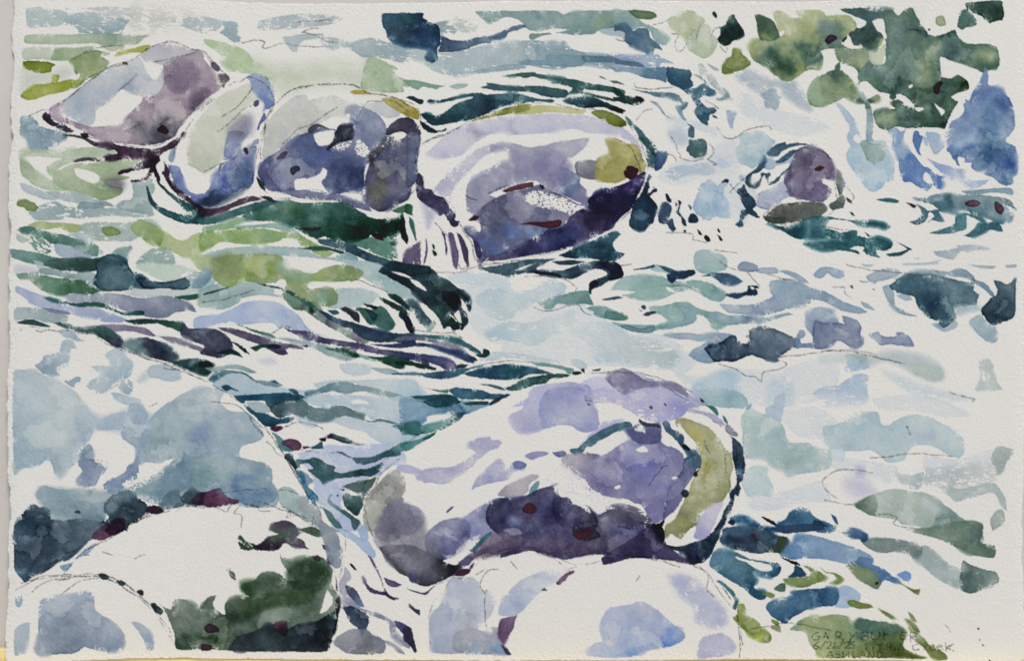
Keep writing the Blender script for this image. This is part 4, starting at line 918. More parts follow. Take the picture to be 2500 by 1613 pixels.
r 22405f e1|128 35 140 33 152 31 153 26 156 24 165 25 167 28 163 28 166 33 164 36 150 37 143 40 135 39
x|156 26 160 26 162 29 158 29
w 9aa6b5 e3|142 2 148 -3 160 -1 166 3 160 8 150 8 143 6
w a9b4bf e3|160 7 170 4 185 4 189 7 188 10 175 11 165 9
w a9b6c0 e2|190 8 200 7 213 12 224 20 224 23 215 20 205 14
w 9fb1bb e2 @215,38,9,8898a6 @170,52,14,8796ae @135,50,12,b0bcc6|178 22 185 18 200 18 217 21 225 26 245 32 262 42 275 47 285 50 292 55 285 57 275 56 262 53 250 47 245 44 230 41 225 45 218 49 205 50 192 54 175 58 155 58 140 57 130 55 121 46 140 47 160 46 180 39 183 37 179 30
w 8fb0a6 e2 @75,60,9,9db9b3|40 50 55 48 70 44 85 44 95 50 110 55 120 58 128 66 130 70 118 76 112 72 105 62 95 58 90 66 80 70 60 74 50 75 47 71 58 68 62 65 52 58 42 56
w 93aeb0 e2 @135,60,8,b3c4cc @155,62,12,77879f @110,58,8,84a49c|68 46 80 48 92 53 105 55 120 55 130 59 150 59 170 62 190 58 200 56 206 58 198 60 185 64 170 68 150 69 135 70 122 68 110 62 95 58 94 64 85 70 70 73 50 74 60 70 75 66 81 62 78 56
w 8fb0ab e1|-5 66 10 69 30 70 45 70 52 75 46 77 30 76 15 75 0 70
r 7d9aa0 e4|5 71 15 70 30 74 40 71 47 73 45 78 35 80 20 78 8 74
r 33454f|30 48 34 47 36 50 34 53 31 51
r 2a3a48|28 52 31 54 31 55 29 54
r 2a3c4c e1|32 59 37 55 46 54 48 57 42 58 38 60
r 5d8a82 e2|-10 54 0 55 8 58 14 62 12 65 0 65 -12 62
r 33506a|-18 41 -5 38 4 37 10 39 0 41 -10 42
w 8ea4b5 e2 @80,84,12,9aa4b8 @115,90,12,9299ac|52 82 65 80 85 79 100 81 115 79 130 80 140 83 142 88 135 95 128 102 126 106 115 113 105 114 95 112 87 107 85 104 92 97 103 92 109 87 98 89 85 87 72 86
r 4d6274 e5 @195,95,20,455a6e @140,92,9,6b7c8b @115,110,8,6f8093 @160,80,8,5a7078|103 97 115 92 123 90 128 86 133 83 140 83 142 88 148 91 152 92 156 86 150 83 156 81 155 76 165 73 175 73 190 77 205 84 214 86 210 95 200 100 192 106 188 108 187 112 178 111 165 107 158 105 148 108 138 112 125 112 115 112 108 104
w 8b9db3 e2|211 82 215 76 220 79 219 84 215 87 216 91 228 91 238 92 238 98 220 96 210 97 208 88
w aab7c0 e1 @240,85,14,8f9bb5|222 54 232 50 245 50 255 55 260 70 258 88 246 98 232 96 228 92 232 88 228 82 220 70
w b9cad0 s1|90 142 110 128 125 122 142 124 145 132 140 140 146 150 148 165 120 160 95 160
w bfccd0 d2s1|178 138 195 130 205 138 205 160 180 165
w c0c9c3 d5s1|0 85 30 85 60 95 75 110 60 120 20 115 0 105
p|-2 -3 -10 2 20 0
p|122 -3 135 5 150 9 165 7
p|120 116 140 121 152 128 163 130 170 136 171 126 188 122 198 117 195 112 188 110
p|190 108 215 105 238 101 260 99 290 102 310 108 337 115
p|154 10 160 18 168 27
p|55 26 80 25 95 31
p|0 122 30 126 55 134 75 140 95 150
p|176 12 190 16 208 19
T 2000 646
w 9fb0bd e3|-8 11 -2 5 5 3 15 4 25 8 28 12 24 16 15 15 8 10 4 14 -2 16 -8 14
w b3bec3|46 0 62 0 57 3 50 2
w a3b0ba e3|53 14 65 8 75 5 88 6 92 10 88 14 75 18 65 20 62 23 57 19
w a9b2b8|45 19 56 20 55 21 47 21
r 55606f e1|33 25 37 24 38 28 36 28
r 55606f|59 28 62 28 63 30 61 30
w b3bcc0|28 28 29 33 37 40 33 38 27 33
w 9fb3bb e2|46 43 53 45 60 50 64 54 56 52 50 49
w a9b3bb e1|172 0 185 1 204 2 200 5 185 4
w a9b0ba e1|215 1 228 0 228 3 217 4
w 8ba3ad e1|72 26 80 24 85 30 87 48 93 51 105 57 112 60 100 59 88 54 80 46 75 36
w 8ba3ad e1|80 24 95 14 108 7 120 6 135 7 148 8 158 5 168 6 178 14 180 18 192 22 202 35 200 38 192 30 182 24 176 20 165 18 150 14 140 14 120 12 100 14 90 20
r 456775 e2 @130,45,16,3a5c70 @100,20,10,4a707e @145,62,6,3c5f70|80 25 92 17 104 12 120 12 140 14 155 17 170 20 178 17 180 22 178 30 184 35 182 41 180 47 165 47 155 50 157 58 157 65 152 70 140 74 135 71 137 66 122 60 112 47 109 38 100 35 88 33 82 28
x d2|84 29 95 35 109 38 111 47 118 56 122 59 100 57 87 47 86 36
w 9fb0b8|88 36 98 42 107 41 100 35
w a3b7bd s1|155 50 165 48 180 47 185 52 172 54 160 58
x|145 11 152 14 165 15 175 19 174 21 160 18 147 14
r 3a5563 e3 @215,40,12,37525f @200,60,8,274450|201 18 210 20 218 23 227 17 227 35 226 58 220 64 212 66 208 69 200 71 195 67 190 60 187 54 190 48 200 38 205 35 205 28
w 9db2b9 e1|173 66 185 58 190 62 195 68 205 74 206 85 203 90 195 90 185 83 178 75
w a6b5bf e1|129 69 136 68 145 74 157 66 160 70 155 75 142 78
r 8b94aa e3 @30,78,14,8f99ae|-8 66 5 68 20 68 28 69 24 59 35 62 44 66 47 73 46 82 50 88 47 94 42 97 34 95 25 90 18 89 10 94 2 98 -8 95
w 8e9ab0 e3|57 82 66 79 70 82 80 84 88 83 89 79 98 80 104 85 108 94 95 94 80 93 70 94 65 90
w b3bdc6|57 82 66 79 70 83 70 92 65 90
w bac4c0 s1|30 105 60 105 80 100 105 102 125 108 140 118 143 132 130 135 110 128 95 118 75 112 55 118 40 116
w a9b9ae|27 105 40 104 55 108 50 113 42 118 32 111
w b9c3b8|105 115 125 115 140 120 143 130 135 135 120 132 108 125
w bbc5bd d2|184 115 188 110 196 110 200 115 205 135 212 145 195 146 180 146 186 130
w b0c0cc d1|32 132 42 127 55 128 54 140 53 155 25 155 -10 150 0 143 20 140
w c6d0d0 d2s1|70 122 95 130 120 140 150 148 175 155 140 158 110 150 85 136
w c9d0cd s1|0 106 25 104 40 108 25 114 0 113
p|30 0 60 7 92 10 120 13
p|0 101 20 100 40 101 60 107 80 112 98 115
p|150 148 172 154
p|15 26 30 26
T 0 969
B boulder_grey|18 -60 30 -80 60 -78 80 -75 110 -72 130 -60 150 -53 180 -42 210 -32 238 -20 273 0 283 7 293 20 303 32 313 40 323 55 333 67 341 80 346 88 350 100 358 113 366 122 374 135 363 143 350 138 333 128 298 127 273 124 238 128 215 126 180 133 150 150 120 168 95 180 60 192 30 202 18 200
s b6c3c4 e1 @60,40,30,bfc9c6 @95,35,14,a3b2bb @30,10,15,b0bfc6 @70,75,12,aebabd|18 -28 40 -30 70 -15 85 -2 100 5 110 18 118 26 112 33 108 38 98 44 102 48 100 56 94 64 93 74 88 78 80 85 72 94 65 88 62 78 58 68 55 72 48 78 40 82 30 82 24 84 18 90
s b0bfc6 e1|118 26 130 20 145 17 150 18 150 24 145 33 135 37 122 38 113 36 115 30
s a9b6bf e1|151 10 160 6 168 9 172 16 174 22 172 30 163 32 155 29 151 22
s a9b7bc e2 @180,45,20,a3b5b3 @165,65,12,9fb0bb @238,45,12,8ba3b8|146 33 155 36 163 43 168 40 175 27 185 15 195 8 205 2 215 -5 238 -12 262 -8 258 5 268 15 290 18 300 30 308 42 303 50 290 54 282 58 280 68 290 72 305 75 315 78 318 85 318 95 315 108 325 112 322 126 305 127 285 124 280 112 262 110 255 115 240 112 225 110 210 118 200 124 175 122 165 115 158 108 170 100 185 95 192 85 198 78 205 70 198 72 190 74 180 76 170 75 165 80 158 76 160 60 150 52 143 45
s b0bfbd e2|191 42 192 25 198 12 208 4 220 2 232 4 240 14 239 28 232 36 220 40 215 48 205 52 196 48
s 8fa2b4 s1a6|226 34 244 30 252 44 246 62 232 76 214 72 210 60 218 46
s 7b90aa s1a6|200 88 215 80 228 84 222 100 205 104 194 98
s 7d94ae s1a6|278 95 290 88 300 95 305 110 300 122 280 122 270 110
s 93a9b0 e1 @230,90,25,8fa8a8 @215,80,12,8299ac @195,105,12,a3b8b0 @260,70,14,a0b2b4 @285,100,10,7d96ae @305,118,12,7f9aae|198 80 212 74 215 62 222 68 240 66 258 62 275 68 300 74 316 80 314 90 318 98 325 110 318 122 306 126 298 127 280 120 265 110 248 108 240 104 225 106 215 104 205 112 195 125 178 118 168 112 160 108 150 105 165 97 178 92 190 86
s 8c9bae e1 @100,60,7,9fafb8|93 66 100 58 105 54 110 60 112 75 124 76 128 82 118 92 112 102 100 103 92 101 91 95 97 86 93 78
s 8798b0 e1|122 102 128 96 138 92 147 86 150 80 156 76 162 68 165 76 163 82 164 92 160 96 150 98 145 106 140 112 130 112 125 108
s a5b3bc|128 112 150 106 160 108 158 114 140 114
s 9fb3b5 e1 @60,110,14,a3b8b4 @85,140,12,8fa8a6|43 112 48 104 55 102 62 105 75 107 90 106 110 108 105 115 95 118 110 122 125 120 126 130 122 145 110 150 90 148 75 150 60 146 55 135 52 125 45 120
s 7b919b e1|82 126 90 121 105 122 112 128 116 135 122 140 122 150 105 155 80 155 70 150 85 146 95 138 90 132
s 8fa6aa|18 146 24 138 30 142 38 152 45 160 20 165
s 3f5563 e2r3|26 139 32 130 38 125 43 124 50 127 57 130 60 137 59 148 52 153 42 154 34 150 28 145
s 3a4f5a e3r3 @135,140,10,455c68|116 147 125 142 128 138 124 132 123 125 128 118 136 112 145 108 152 108 158 112 163 118 172 122 176 126 172 134 163 142 152 148 145 155 125 155
s 6f8790 e1|190 118 195 112 202 106 209 107 212 115 217 124 205 128 190 130 180 131 176 126 185 126
s 3c545e e2|211 117 218 110 225 104 231 108 238 112 236 124 225 125 217 123
s 3f2843 e1|221 123 228 116 235 110 240 110 258 105 262 112 270 118 268 124 250 126 238 125
s 3d2438 e1|171 132 176 126 185 126 192 131 190 134 180 135
s 3d2438 e1|115 155 125 147 135 142 145 140 147 148 145 155
s 2c1d2c|88 133 92 131 95 133 93 135
p|205 133 217 124
p|102 73 112 72 121 73
p|138 38 148 35
p|177 10 186 7
p|109 109 112 105
p|150 150 165 142 180 133
B|
T 500 969
r 256078 e1 @70,5,8,3a7080|35 -2 60 -4 100 -6 105 -2 108 3 95 4 80 8 70 4 52 4 46 7 40 4
r 2f5c68|70 2 85 -2 108 -2 112 3 95 6 82 10 76 12
r 1f5068 e1|46 7 52 10 60 16 72 18 82 23 92 24 100 22 108 22 103 27 98 30 88 31 82 34 75 34 68 31 60 22 53 17
w a9b7b8|48 6 60 5 68 6 74 10 78 16 72 18 62 17 54 12
r 536c70 e2|76 12 84 7 95 3 108 3 118 4 122 9 122 17 118 23 110 22 104 20 98 21 88 24 82 20
w c0cbcc|104 20 110 21 125 27 133 30 128 35 120 33 110 28
r 6f8a8c e1|114 3 122 8 130 11 142 12 155 9 165 10 178 16 188 19 187 24 195 27 203 24 215 26 225 30 220 31 205 28 195 29 180 25 165 22 155 25 148 28 135 29 120 25 112 22 122 16
w b9c8cb @210,40,14,c3ccd4|115 2 130 -4 160 -3 190 -2 215 0 240 -2 250 10 245 28 230 29 220 28 210 24 203 23 195 26 188 19 178 15 165 9 150 9 140 11 125 8
w bcc8cb|150 26 165 22 180 26 195 30 200 28 215 30 225 32 240 40 252 42 248 52 225 54 210 54 195 46 188 40 170 36 155 30
x|172 4 180 2 190 5 192 8 182 7 173 7
r 33666c|219 33 228 30 245 26 252 30 250 45 240 42 228 38
w b9c2d4 e1|110 64 135 60 145 55 170 56 195 54 215 54 230 60 235 75 215 80 205 90 195 92 180 96 160 120 165 135 180 145 195 154 150 154 148 140 140 130 132 120 130 100 125 90 115 75
w b6c0d6 e1|130 95 150 100 170 95 185 92 190 95 175 105 160 112 158 122 165 135 178 150 160 154 150 145 140 130 133 118 128 105
r 2a2f3a|148 41 154 43 158 44 165 48 174 51 170 54 160 52 150 48 140 48 143 44
r 5f8284 e1|150 42 158 44 168 47 174 51 178 53 187 54 180 55 170 54 160 50 150 46
r 3d7078 e1|122 58 130 55 138 50 139 57 141 59 130 60
r 5c8a8c e1|78 39 85 42 92 48 100 55 105 62 98 63 90 60 85 50
s 6b4260 e2|91 53 95 49 105 48 112 52 114 57 110 61 104 61 97 57
r 6b4058|114 57 122 56 123 58 117 60
r 5c2f48 e1|77 36 83 33 91 33 93 36 88 39 83 40 79 38
r 2a1e2a|134 48 139 46 143 48 141 51 136 50
r 476b74 e1|147 65 155 62 162 63 170 68 180 69 195 68 210 62 222 58 228 62 228 67 210 70 200 75 185 78 178 76 172 71 163 67 155 64
r 5f8f90 e1|216 60 225 54 232 51 245 49 252 50 245 58 232 62 222 64
r 1f3a44 e1|95 65 101 64 104 68 106 73 110 80 108 84 112 92 108 87 103 80 98 74 94 70
r 41686a e1 @120,72,7,2a5a6c @175,88,12,2f4f4c|106 74 110 71 118 72 128 69 136 71 142 76 150 78 154 81 152 85 160 87 170 85 180 83 190 82 200 78 207 75 209 77 205 85 198 90 194 92 188 91 178 91 170 93 155 94 145 97 139 100 135 96 125 88 120 83 127 82 122 77 113 77 112 82 108 80
w 7f9ba8|112 86 120 88 125 93 128 98 122 102 125 108 118 104 115 95
r 33688a e1 @130,120,8,2a5580 @118,100,6,40748a|108 84 114 86 118 95 122 104 128 109 133 115 133 119 130 121 134 126 138 128 133 128 125 122 120 114 116 105 112 96
r 47605c e1|159 104 170 99 180 97 192 94 201 92 198 100 193 108 188 115 185 118 184 110 178 111 170 107 163 104
r 3c5a58 e1|161 114 167 109 172 113 182 114 185 122 184 128 178 137 172 134 165 128 162 122
r 5c7a80 e1|147 112 150 112 147 117 150 122 160 128 170 135 175 139 180 145 176 148 168 140 158 132 148 125 144 119
r 47686a|170 138 178 140 182 145 176 154 172 150
r 527a78 e1|137 127 143 130 148 133 153 140 160 148 161 151 155 152 148 146 144 140
r 2a2f3a|158 106 164 106 163 108
r 2a2f3a|154 113 156 112 157 114 155 115
s 9fb3ae e3|86 110 89 105 94 103 102 105 108 109 111 114 118 115 120 120 130 128 135 135 130 142 125 146 115 140 105 135 95 128 88 122
s a3a8a8 e1|110 118 118 115 124 122 132 126 136 132 138 142 148 150 160 156 140 156 130 148 122 138 112 128
s 7d4a68 e1|2 112 8 108 14 108 20 106 22 110 28 114 33 117 40 118 40 122 30 124 10 126 0 124
p|8 5 20 6 32 8 42 11 50 17 58 30 70 45
p|70 33 80 47 90 60 97 72 105 85 112 98 120 112
p|73 52 80 58 85 65 92 69
p|94 35 105 30 115 29 128 31 140 36
p|112 60 120 62 127 60
p|228 70 215 80 205 90 195 108 188 120 186 140
p|0 128 12 127 27 132 30 126 42 118
p|35 133 45 125 60 126 65 132 78 131
p|54 126 62 121 75 123 88 129 98 131 110 138
p|36 134 45 137 44 150
p|100 140 100 130 96 138 110 136 120 140
p|126 152 128 138 130 148
T 0 0
B boulder_violet|424 569 439 544 464 521 499 499 544 474 594 451 639 442 684 434 723 433 764 444 799 467 828 487 848 504 856 529 858 559 851 589 838 619 818 649 799 654 769 648 723 646 689 654 664 654 639 644 599 636 574 644 549 659 519 674 494 680 474 669 449 644 434 624 427 599
T 500 969
s 9c9c94 e1|188 118 195 108 205 97 218 84 226 84 231 90 234 98 233 108 230 115 228 122 210 124 198 120
s aeb0a3 e1|186 148 186 135 190 120 200 118 211 122 205 135 200 148 196 156 188 153
s 8d8d9b e1 @215,150,10,77778c|198 156 204 140 210 128 220 118 232 116 230 128 229 145 230 158 222 166 208 166
T 1000 646
s c3bfda e1|118 165 135 155 150 146 175 140 200 135 215 130 238 128 256 124 272 128 270 140 262 148 240 155 215 150 200 150 175 152 150 160
T 1000 969
s b1b1cb e2 @195,25,14,9fa6cb @150,5,12,b9b6d4|116 23 120 18 130 14 136 5 138 -5 145 -12 165 -16 190 -18 208 -14 212 -5 213 8 218 16 219 24 220 32 214 38 205 40 195 38 188 33 175 31 165 33 157 36 150 39 138 41 128 40 121 34
s a6a9c8|150 10 160 -8 185 -12 205 -8 213 10 219 22 218 36 205 39 190 33 175 31 157 36 153 25
s 5c5a70|203 -2 208 -2 212 4 209 9 206 8
s a6a5c4 e1|72 50 80 47 93 45 96 49 103 49 108 52 103 58 95 60 90 64 80 72 74 79 62 87 52 92 45 99 35 100 25 98 18 99 10 95 6 91 12 86 20 82 32 81 50 80 62 74 72 68 77 63 70 58 68 55
s b0aed0|-12 78 0 78 10 82 15 84 10 88 0 88 -14 84
s 9fa0c4 e1|73 106 76 98 82 89 92 80 103 71 108 74 111 80 108 85 118 79 120 76 126 73 133 75 136 78 132 83 126 83 121 86 116 94 105 97 90 100 80 103
s 7b7fb0 e2|120 76 126 73 133 75 136 78 130 83 123 82
s 8f90bb e1|134 67 142 63 152 62 162 64 158 67 150 69 142 72 137 70
s 6f739f e2|166 64 175 62 180 62 182 66 176 69 171 68
r 4a7080 e2|186 60 195 58 203 52 208 46 218 40 228 34 238 30 255 28 258 35 245 37 235 42 228 46 220 50 213 56 205 57 202 62 195 66 188 64
s b9b5d4|203 48 212 40 220 34 225 28 238 26 250 25 240 30 225 36 212 44
s a9a3ab e1|103 113 110 104 120 98 135 92 143 89 150 90 149 93 140 100 137 110 125 116 115 116
r 6f9a9e|140 105 147 97 151 97 150 104 145 111 138 115
s 8f88a0 d2 @215,80,15,86809b|177 70 190 64 205 64 220 66 232 72 240 80 245 100 238 115 222 112 212 105 205 95 195 90 188 84 180 80
s d6d3d8|160 92 170 82 180 80 190 90 205 95 212 108 225 112 238 124 238 130 222 134 212 122 195 113 180 112 168 105 160 100
x d4|162 90 172 80 184 84 190 92 205 98 216 108 230 116 239 126 232 132 218 134 212 124 190 108 172 112 168 102 160 102
s 8b90b8 e1 @95,135,9,6c6f90|62 142 75 130 90 122 100 117 118 114 130 116 128 130 120 145 110 160 60 165
s 9b98b8 e1|-14 122 0 124 10 127 17 135 18 142 12 152 -2 160 -16 150
s 6e7099 e2 @50,160,16,7f7fa6|22 155 35 145 48 140 58 140 68 145 70 155 66 172 50 185 30 190 20 178 18 165
s 48476c e1 @105,130,10,50526f @160,125,14,3c3a70 @120,140,8,7a82a8 @195,140,14,3f3a5c @135,150,10,6a6488 @215,150,10,3c3848 @170,170,20,4f4a74 @250,150,16,504e82 @130,175,15,665680|89 142 90 130 95 122 108 116 125 116 138 112 150 106 162 103 172 102 172 112 178 116 186 115 190 122 198 126 206 126 212 132 218 136 228 132 242 128 252 132 262 142 276 145 280 158 288 178 280 186 250 184 215 182 195 185 180 188 160 182 140 178 120 182 105 186 112 172 105 160 95 152
s 3c3a55 e3r2|190 150 193 138 198 126 204 124 209 130 216 136 219 146 216 152 222 160 206 166 192 160
s 4f1f2c e2|131 130 136 124 140 122 145 125 147 129 143 134 136 134
r 4a4a70|43 132 48 127 52 126 48 131 44 134
T 1500 969
s b3b0cf d3|-50 -2 0 -15 30 -22 60 -18 85 -2 95 10 85 14 78 22 60 28 40 27 28 22 10 12 -10 5 -30 8
s 8a86a0 e1|-10 -22 10 -34 34 -20 30 -22 45 -18 70 -17 80 -10 90 0 108 8 105 10 88 2 75 -5 60 -12 40 -12 25 -10 8 -5
s b7bccb|84 -2 98 -8 108 8 100 9 94 11
s 9491b2 e1 @30,80,20,8f92c4 @15,60,12,a09fc8 @60,100,14,8a8dbe @30,40,9,75799f|-30 75 -10 65 0 58 10 52 18 48 12 38 18 34 30 30 40 30 52 29 54 38 52 48 58 55 68 58 78 65 80 75 80 85 76 92 68 98 62 108 58 122 56 140 45 146 40 140 34 130 25 124 15 118 0 116 -25 110 -40 100 -38 85
s 6f7299 e1|14 38 30 33 50 36 54 45 50 52 40 54 28 53 20 48
s 9f9dba|22 38 34 40 35 33 30 31
x d2|30 31 33 34 35 41 22 37
x|24 60 32 56 38 60 37 63 28 63
x|65 93 70 91 73 93 68 95
x|0 103 6 101 6 105 0 106
s 506d85 e1|54 28 62 28 66 36 75 40 80 46 80 54 86 60 94 63 100 70 100 78 94 84 90 92 84 98 72 92 78 84 80 72 84 68 76 56 70 48 60 40 56 34
s 3f4260 e1|28 25 33 28 40 30 50 31 54 36 45 34 34 33 28 28
s 74729c e1|80 75 92 84 90 92 82 104 80 112 77 120 70 130 62 137 55 144 58 125 62 106 70 96 78 90
s 9fa16c e2 @92,42,9,b3a143 @97,60,8,a8a055 @100,85,10,a59a3e @115,70,16,a6a778 @110,100,12,9f9c5a @80,130,12,8f8f70|70 27 78 23 88 26 98 30 108 34 116 42 122 50 128 59 134 64 136 72 137 82 134 90 134 105 130 112 125 120 115 123 108 127 100 133 97 145 85 154 75 165 62 165 58 150 70 140 77 125 85 110 90 95 98 82 100 72 97 60 92 50 84 42 78 35 74 31 72 34
s b9b5cb e1|96 142 104 132 112 124 124 121 126 124 120 135 115 148 105 165 92 162 94 152
s b0adc4 e1|80 15 88 13 100 16 110 18 118 22 124 26 127 32 118 30 110 24 100 19 86 17
s 8b8898 e2|128 32 132 32 138 38 142 42 142 45 135 44 129 39
r 22384c e1 @146,90,6,4f7a90 @138,70,6,101a26|136 46 142 50 148 58 150 70 151 82 149 92 147 97 144 99 146 105 143 114 139 112 138 122 136 128 131 136 128 145 122 154 115 158 116 152 124 140 126 132 132 122 134 110 140 102 141 90 138 78 136 70 136 60
r 3a7a78|105 9 112 9 118 13 120 20 118 21 112 15
r 3a7078|124 20 128 23 131 29 130 31 126 27
r 2a3340|98 0 103 3 105 7 100 5
r 16202c|77 55 82 54 88 60 87 62 80 60
r 201c24 e1|90 88 95 84 99 79 100 80 96 87 96 91 92 92
r 1a2c34 e1|76 111 80 106 85 108 86 113 81 116
r 1c1c30 e1|34 146 42 145 50 146 55 142 58 143 55 150 50 160 42 158
x|-2 125 10 124 20 123 30 124 36 134 41 145 30 144 22 136 12 130
r 55556b|39 11 42 9 44 12 42 14
r 55556b|56 7 58 6 60 9 58 10
B|
w a9bfbf @130,8,10,9fb6bb|98 -8 120 -12 145 -5 152 0 154 8 148 12 135 12 120 11 108 8
w b3c4bf e2 @200,72,12,a0b6ae @170,40,15,b9c9c1|147 20 160 19 182 20 190 27 196 35 199 48 203 52 215 52 225 53 235 60 250 63 251 70 248 82 235 86 215 88 201 91 196 85 188 82 180 78 175 72 165 70 150 69 148 40
w aebfcc|174 13 184 8 186 0 196 -5 197 5 194 20 192 28 185 26 177 20
w b9cac9 e2|152 84 160 80 172 80 177 82 176 90 180 95 184 105 182 114 178 115 168 113 155 115 150 108 147 100 150 90
w c3cfcb|155 10 170 20 160 22 150 18
r 93a9b8|151 12 157 7 159 9 154 15
r 3f6f8c e1 @210,140,12,355f80|132 142 135 138 142 136 152 137 160 142 172 148 185 150 190 145 198 140 201 134 208 130 218 128 225 131 232 138 240 142 258 150 250 158 225 155 200 158 185 156 170 153 150 146 142 146
r 1f2c44|131 144 136 141 140 144 138 148 133 147
r 2a2838|168 137 175 139 185 144 190 149 186 149 178 145
G boulder_violet
p|95 60 90 75 92 80
p|104 50 108 60 110 65
p|60 78 54 80 52 85 45 95 40 102
p|128 65 128 88
B|
T 2000 969
w c6cdd3 d4s1|-5 -5 30 -6 54 -3 52 6 20 10 0 8
w b6c6c6 e2 @130,45,14,a9bbc6 @50,45,16,bccbca|3 35 15 32 25 29 40 20 65 17 70 30 78 33 88 26 100 21 115 20 128 23 140 30 155 38 163 45 167 53 166 65 162 70 155 69 148 66 138 60 128 56 115 55 105 59 100 66 98 72 88 75 77 75 72 70 66 65 58 61 45 62 28 62 20 66 25 72 15 70 10 58 5 50
w d0d4d6|12 60 28 62 25 75 15 72
w c9c6d2 s2|30 95 50 92 60 105 62 112 45 116 30 106
w bcb9cc s1|42 80 50 82 50 90 42 90
w b9c3bf d1|87 87 95 89 105 90 120 87 118 98 115 106 105 106 95 100 90 95
w c3c7c2 d7s1|118 85 150 80 200 75 205 95 190 100 150 105 120 100
w a9b3ac e1|203 60 208 57 224 60 224 65 220 72 215 78 212 86 206 90 204 82 201 76 199 70
w b3bfb9 e1|140 103 150 102 158 106 175 104 192 100 203 100 210 108 216 120 217 132 210 125 205 115 200 111 188 113 170 118 158 121 150 115
w a6b1aa e2|198 142 202 135 208 130 213 132 215 145 212 148 205 152 202 156 199 150
w aab8ab e2 @52,124,11,7f8f7c @100,130,16,b5c2b4|40 125 50 118 60 113 75 108 88 106 105 109 125 112 140 122 160 138 178 150 190 160 188 175 160 165 130 158 110 152 95 147 88 142 75 140 60 137 48 132
w 7f907f e1|40 125 50 117 61 113 65 118 67 125 64 133 59 137 50 132
w 95a8a0 e1|132 118 145 125 160 136 178 150 188 158 190 170 170 165 145 160 125 154 133 145 134 132
w cbccc8 s1|120 115 138 126 136 136 128 132 118 124
x|85 145 100 148 118 150 112 152 95 150
r 2f5a78|-8 142 0 143 11 150 4 150 -8 149
r 3f6a8a|12 135 18 138 21 146 20 148 16 144
r 1d2226|100 33 102 34 102 35 100 35
p|58 70 75 69 90 66 110 65 130 67 155 68
p|60 87 45 85 30 84 17 86 8 91 3 97 6 105 12 112 20 118
p|5 119 15 121 28 123 40 124
p|62 136 80 135 90 139 85 146 90 149 110 153 130 155
p|170 0 180 3 176 6
p|102 37 105 45
G boulder_grey
T 0 1290 3.65
s 4f6472 e1 @14,5,8,7f9aa0 @20,15,6,5f7580 @30,14,16,465868 @14,28,6,7d9cab|10 -2 14 -6 22 -8 42 -6 55 -7 70 -4 72 2 66 5 60 8 56 12 50 18 46 21 40 22 36 25 30 29 25 31 21 33 17 35 13 31 10 26 10 10
s 9fb4be|66 8 60 16 50 20 58 13
s 7fa6b8 r2|41 25 45 23 49 23 47 26 44 28
s 6d4560 e1|62 5 65 1 72 -3 76 2 78 3 70 7 65 7
s 3f2340|71 0 78 -4 84 -3 83 1 77 4 73 3
B boulder_green|40 34 55 17 70 7 85 -2 100 -8 120 -14 140 -21 160 -26 180 -27 200 -24 220 -15 228 -3 232 8 230 22 226 35 228 45 226 58 222 72 218 83 180 82 140 81 118 80 113 66 104 54 96 46 85 37 72 31 60 30
T 500 1290 3.65
s 7d8a7c e1 @55,35,12,7c8a7c @45,40,10,3e553f @5,55,12,7f8b84 @20,58,20,39503a @65,38,16,2c4a2f @70,28,14,355238 @75,22,8,37553c @50,58,18,7f8f80 @30,66,10,7a8a7d @5,74,8,2f4a28 @-10,62,12,6d7d70 @-12,75,8,3b5040|-20 47 -12 47 -6 50 -4 54 2 46 8 44 6 50 8 54 14 57 14 50 20 45 30 45 25 40 26 36 33 34 38 29 45 28 52 31 56 34 61 34 56 28 52 22 51 16 58 20 64 17 70 17 80 19 84 24 86 27 85 36 88 42 90 50 88 60 82 70 72 80 16 81 0 80 -18 80 -20 70 -26 55 -30 50 -26 52 -22 53
x|82 40 84 43 86 48 84 52 81 55 77 56 79 50
x d3|51 16 56 11 62 12 68 15 66 17 60 18 54 20
s 34424c e1 @80,75,8,101c20 @84,62,6,1a2c30 @40,72,15,3f5358|20 72 28 70 38 66 42 63 48 64 56 66 62 64 70 63 78 60 86 55 88 60 89 66 86 72 84 78 81 82 60 82 30 82 16 81 18 76
s 3d5540 d2|23 5 25 4 28 8 35 10 38 12 34 13 28 14 24 12
s 55465a e1 @40,12,6,6a4a70 @55,4,8,4f5f5c @48,2,8,4d6250|32 12 38 9 43 5 50 3 44 0 46 -4 55 -6 62 -2 66 1 62 5 66 7 68 11 70 13 62 12 54 9 50 13 44 14 36 14
s 4f6a50|64 0 72 -2 80 2 78 5 70 3
s 5a705a d3|15 26 18 26 21 31 21 34 18 32
s 4a2a40 e2|46 65 48 62 54 61 56 66 54 71 52 71 47 68
s 3f2338 e2|0 66 3 63 8 65 10 68 8 69 2 69
s 3f2030|-2 77 2 77 5 78 4 81 -2 81
s 5a3a5a|74 18 76 17 78 19 77 21 74 20
s 4a3f60|79 10 83 11 84 15 80 13
s 6a4a78 e2|82 19 84 17 87 20 86 23 83 23
B|
s 98a0a8 e1|78 -6 86 0 90 5 92 15 91 25 86 25 82 18 80 8 77 0
r 1a1a28 e1|88 48 90 45 91 50 90 55 89 62 88 67 85 72 82 77 86 66 88 58
r 2a2a38|87 26 88 30 89 38 89 42 88 40 88 33
w 9fb4d0 e1|89 0 95 0 105 6 110 8 115 17 112 19 107 15 100 8 93 4
w 9fb4d0|103 0 108 -3 110 6 106 8 104 4
w a9a9b5 e1|94 25 97 28 98 33 95 36 96 42 94 46 91 42 90 36 93 30
r 5d6478 e1 @100,40,5,46586c @104,50,4,8095b0|94 37 100 39 103 43 107 52 103 51 98 46 95 42
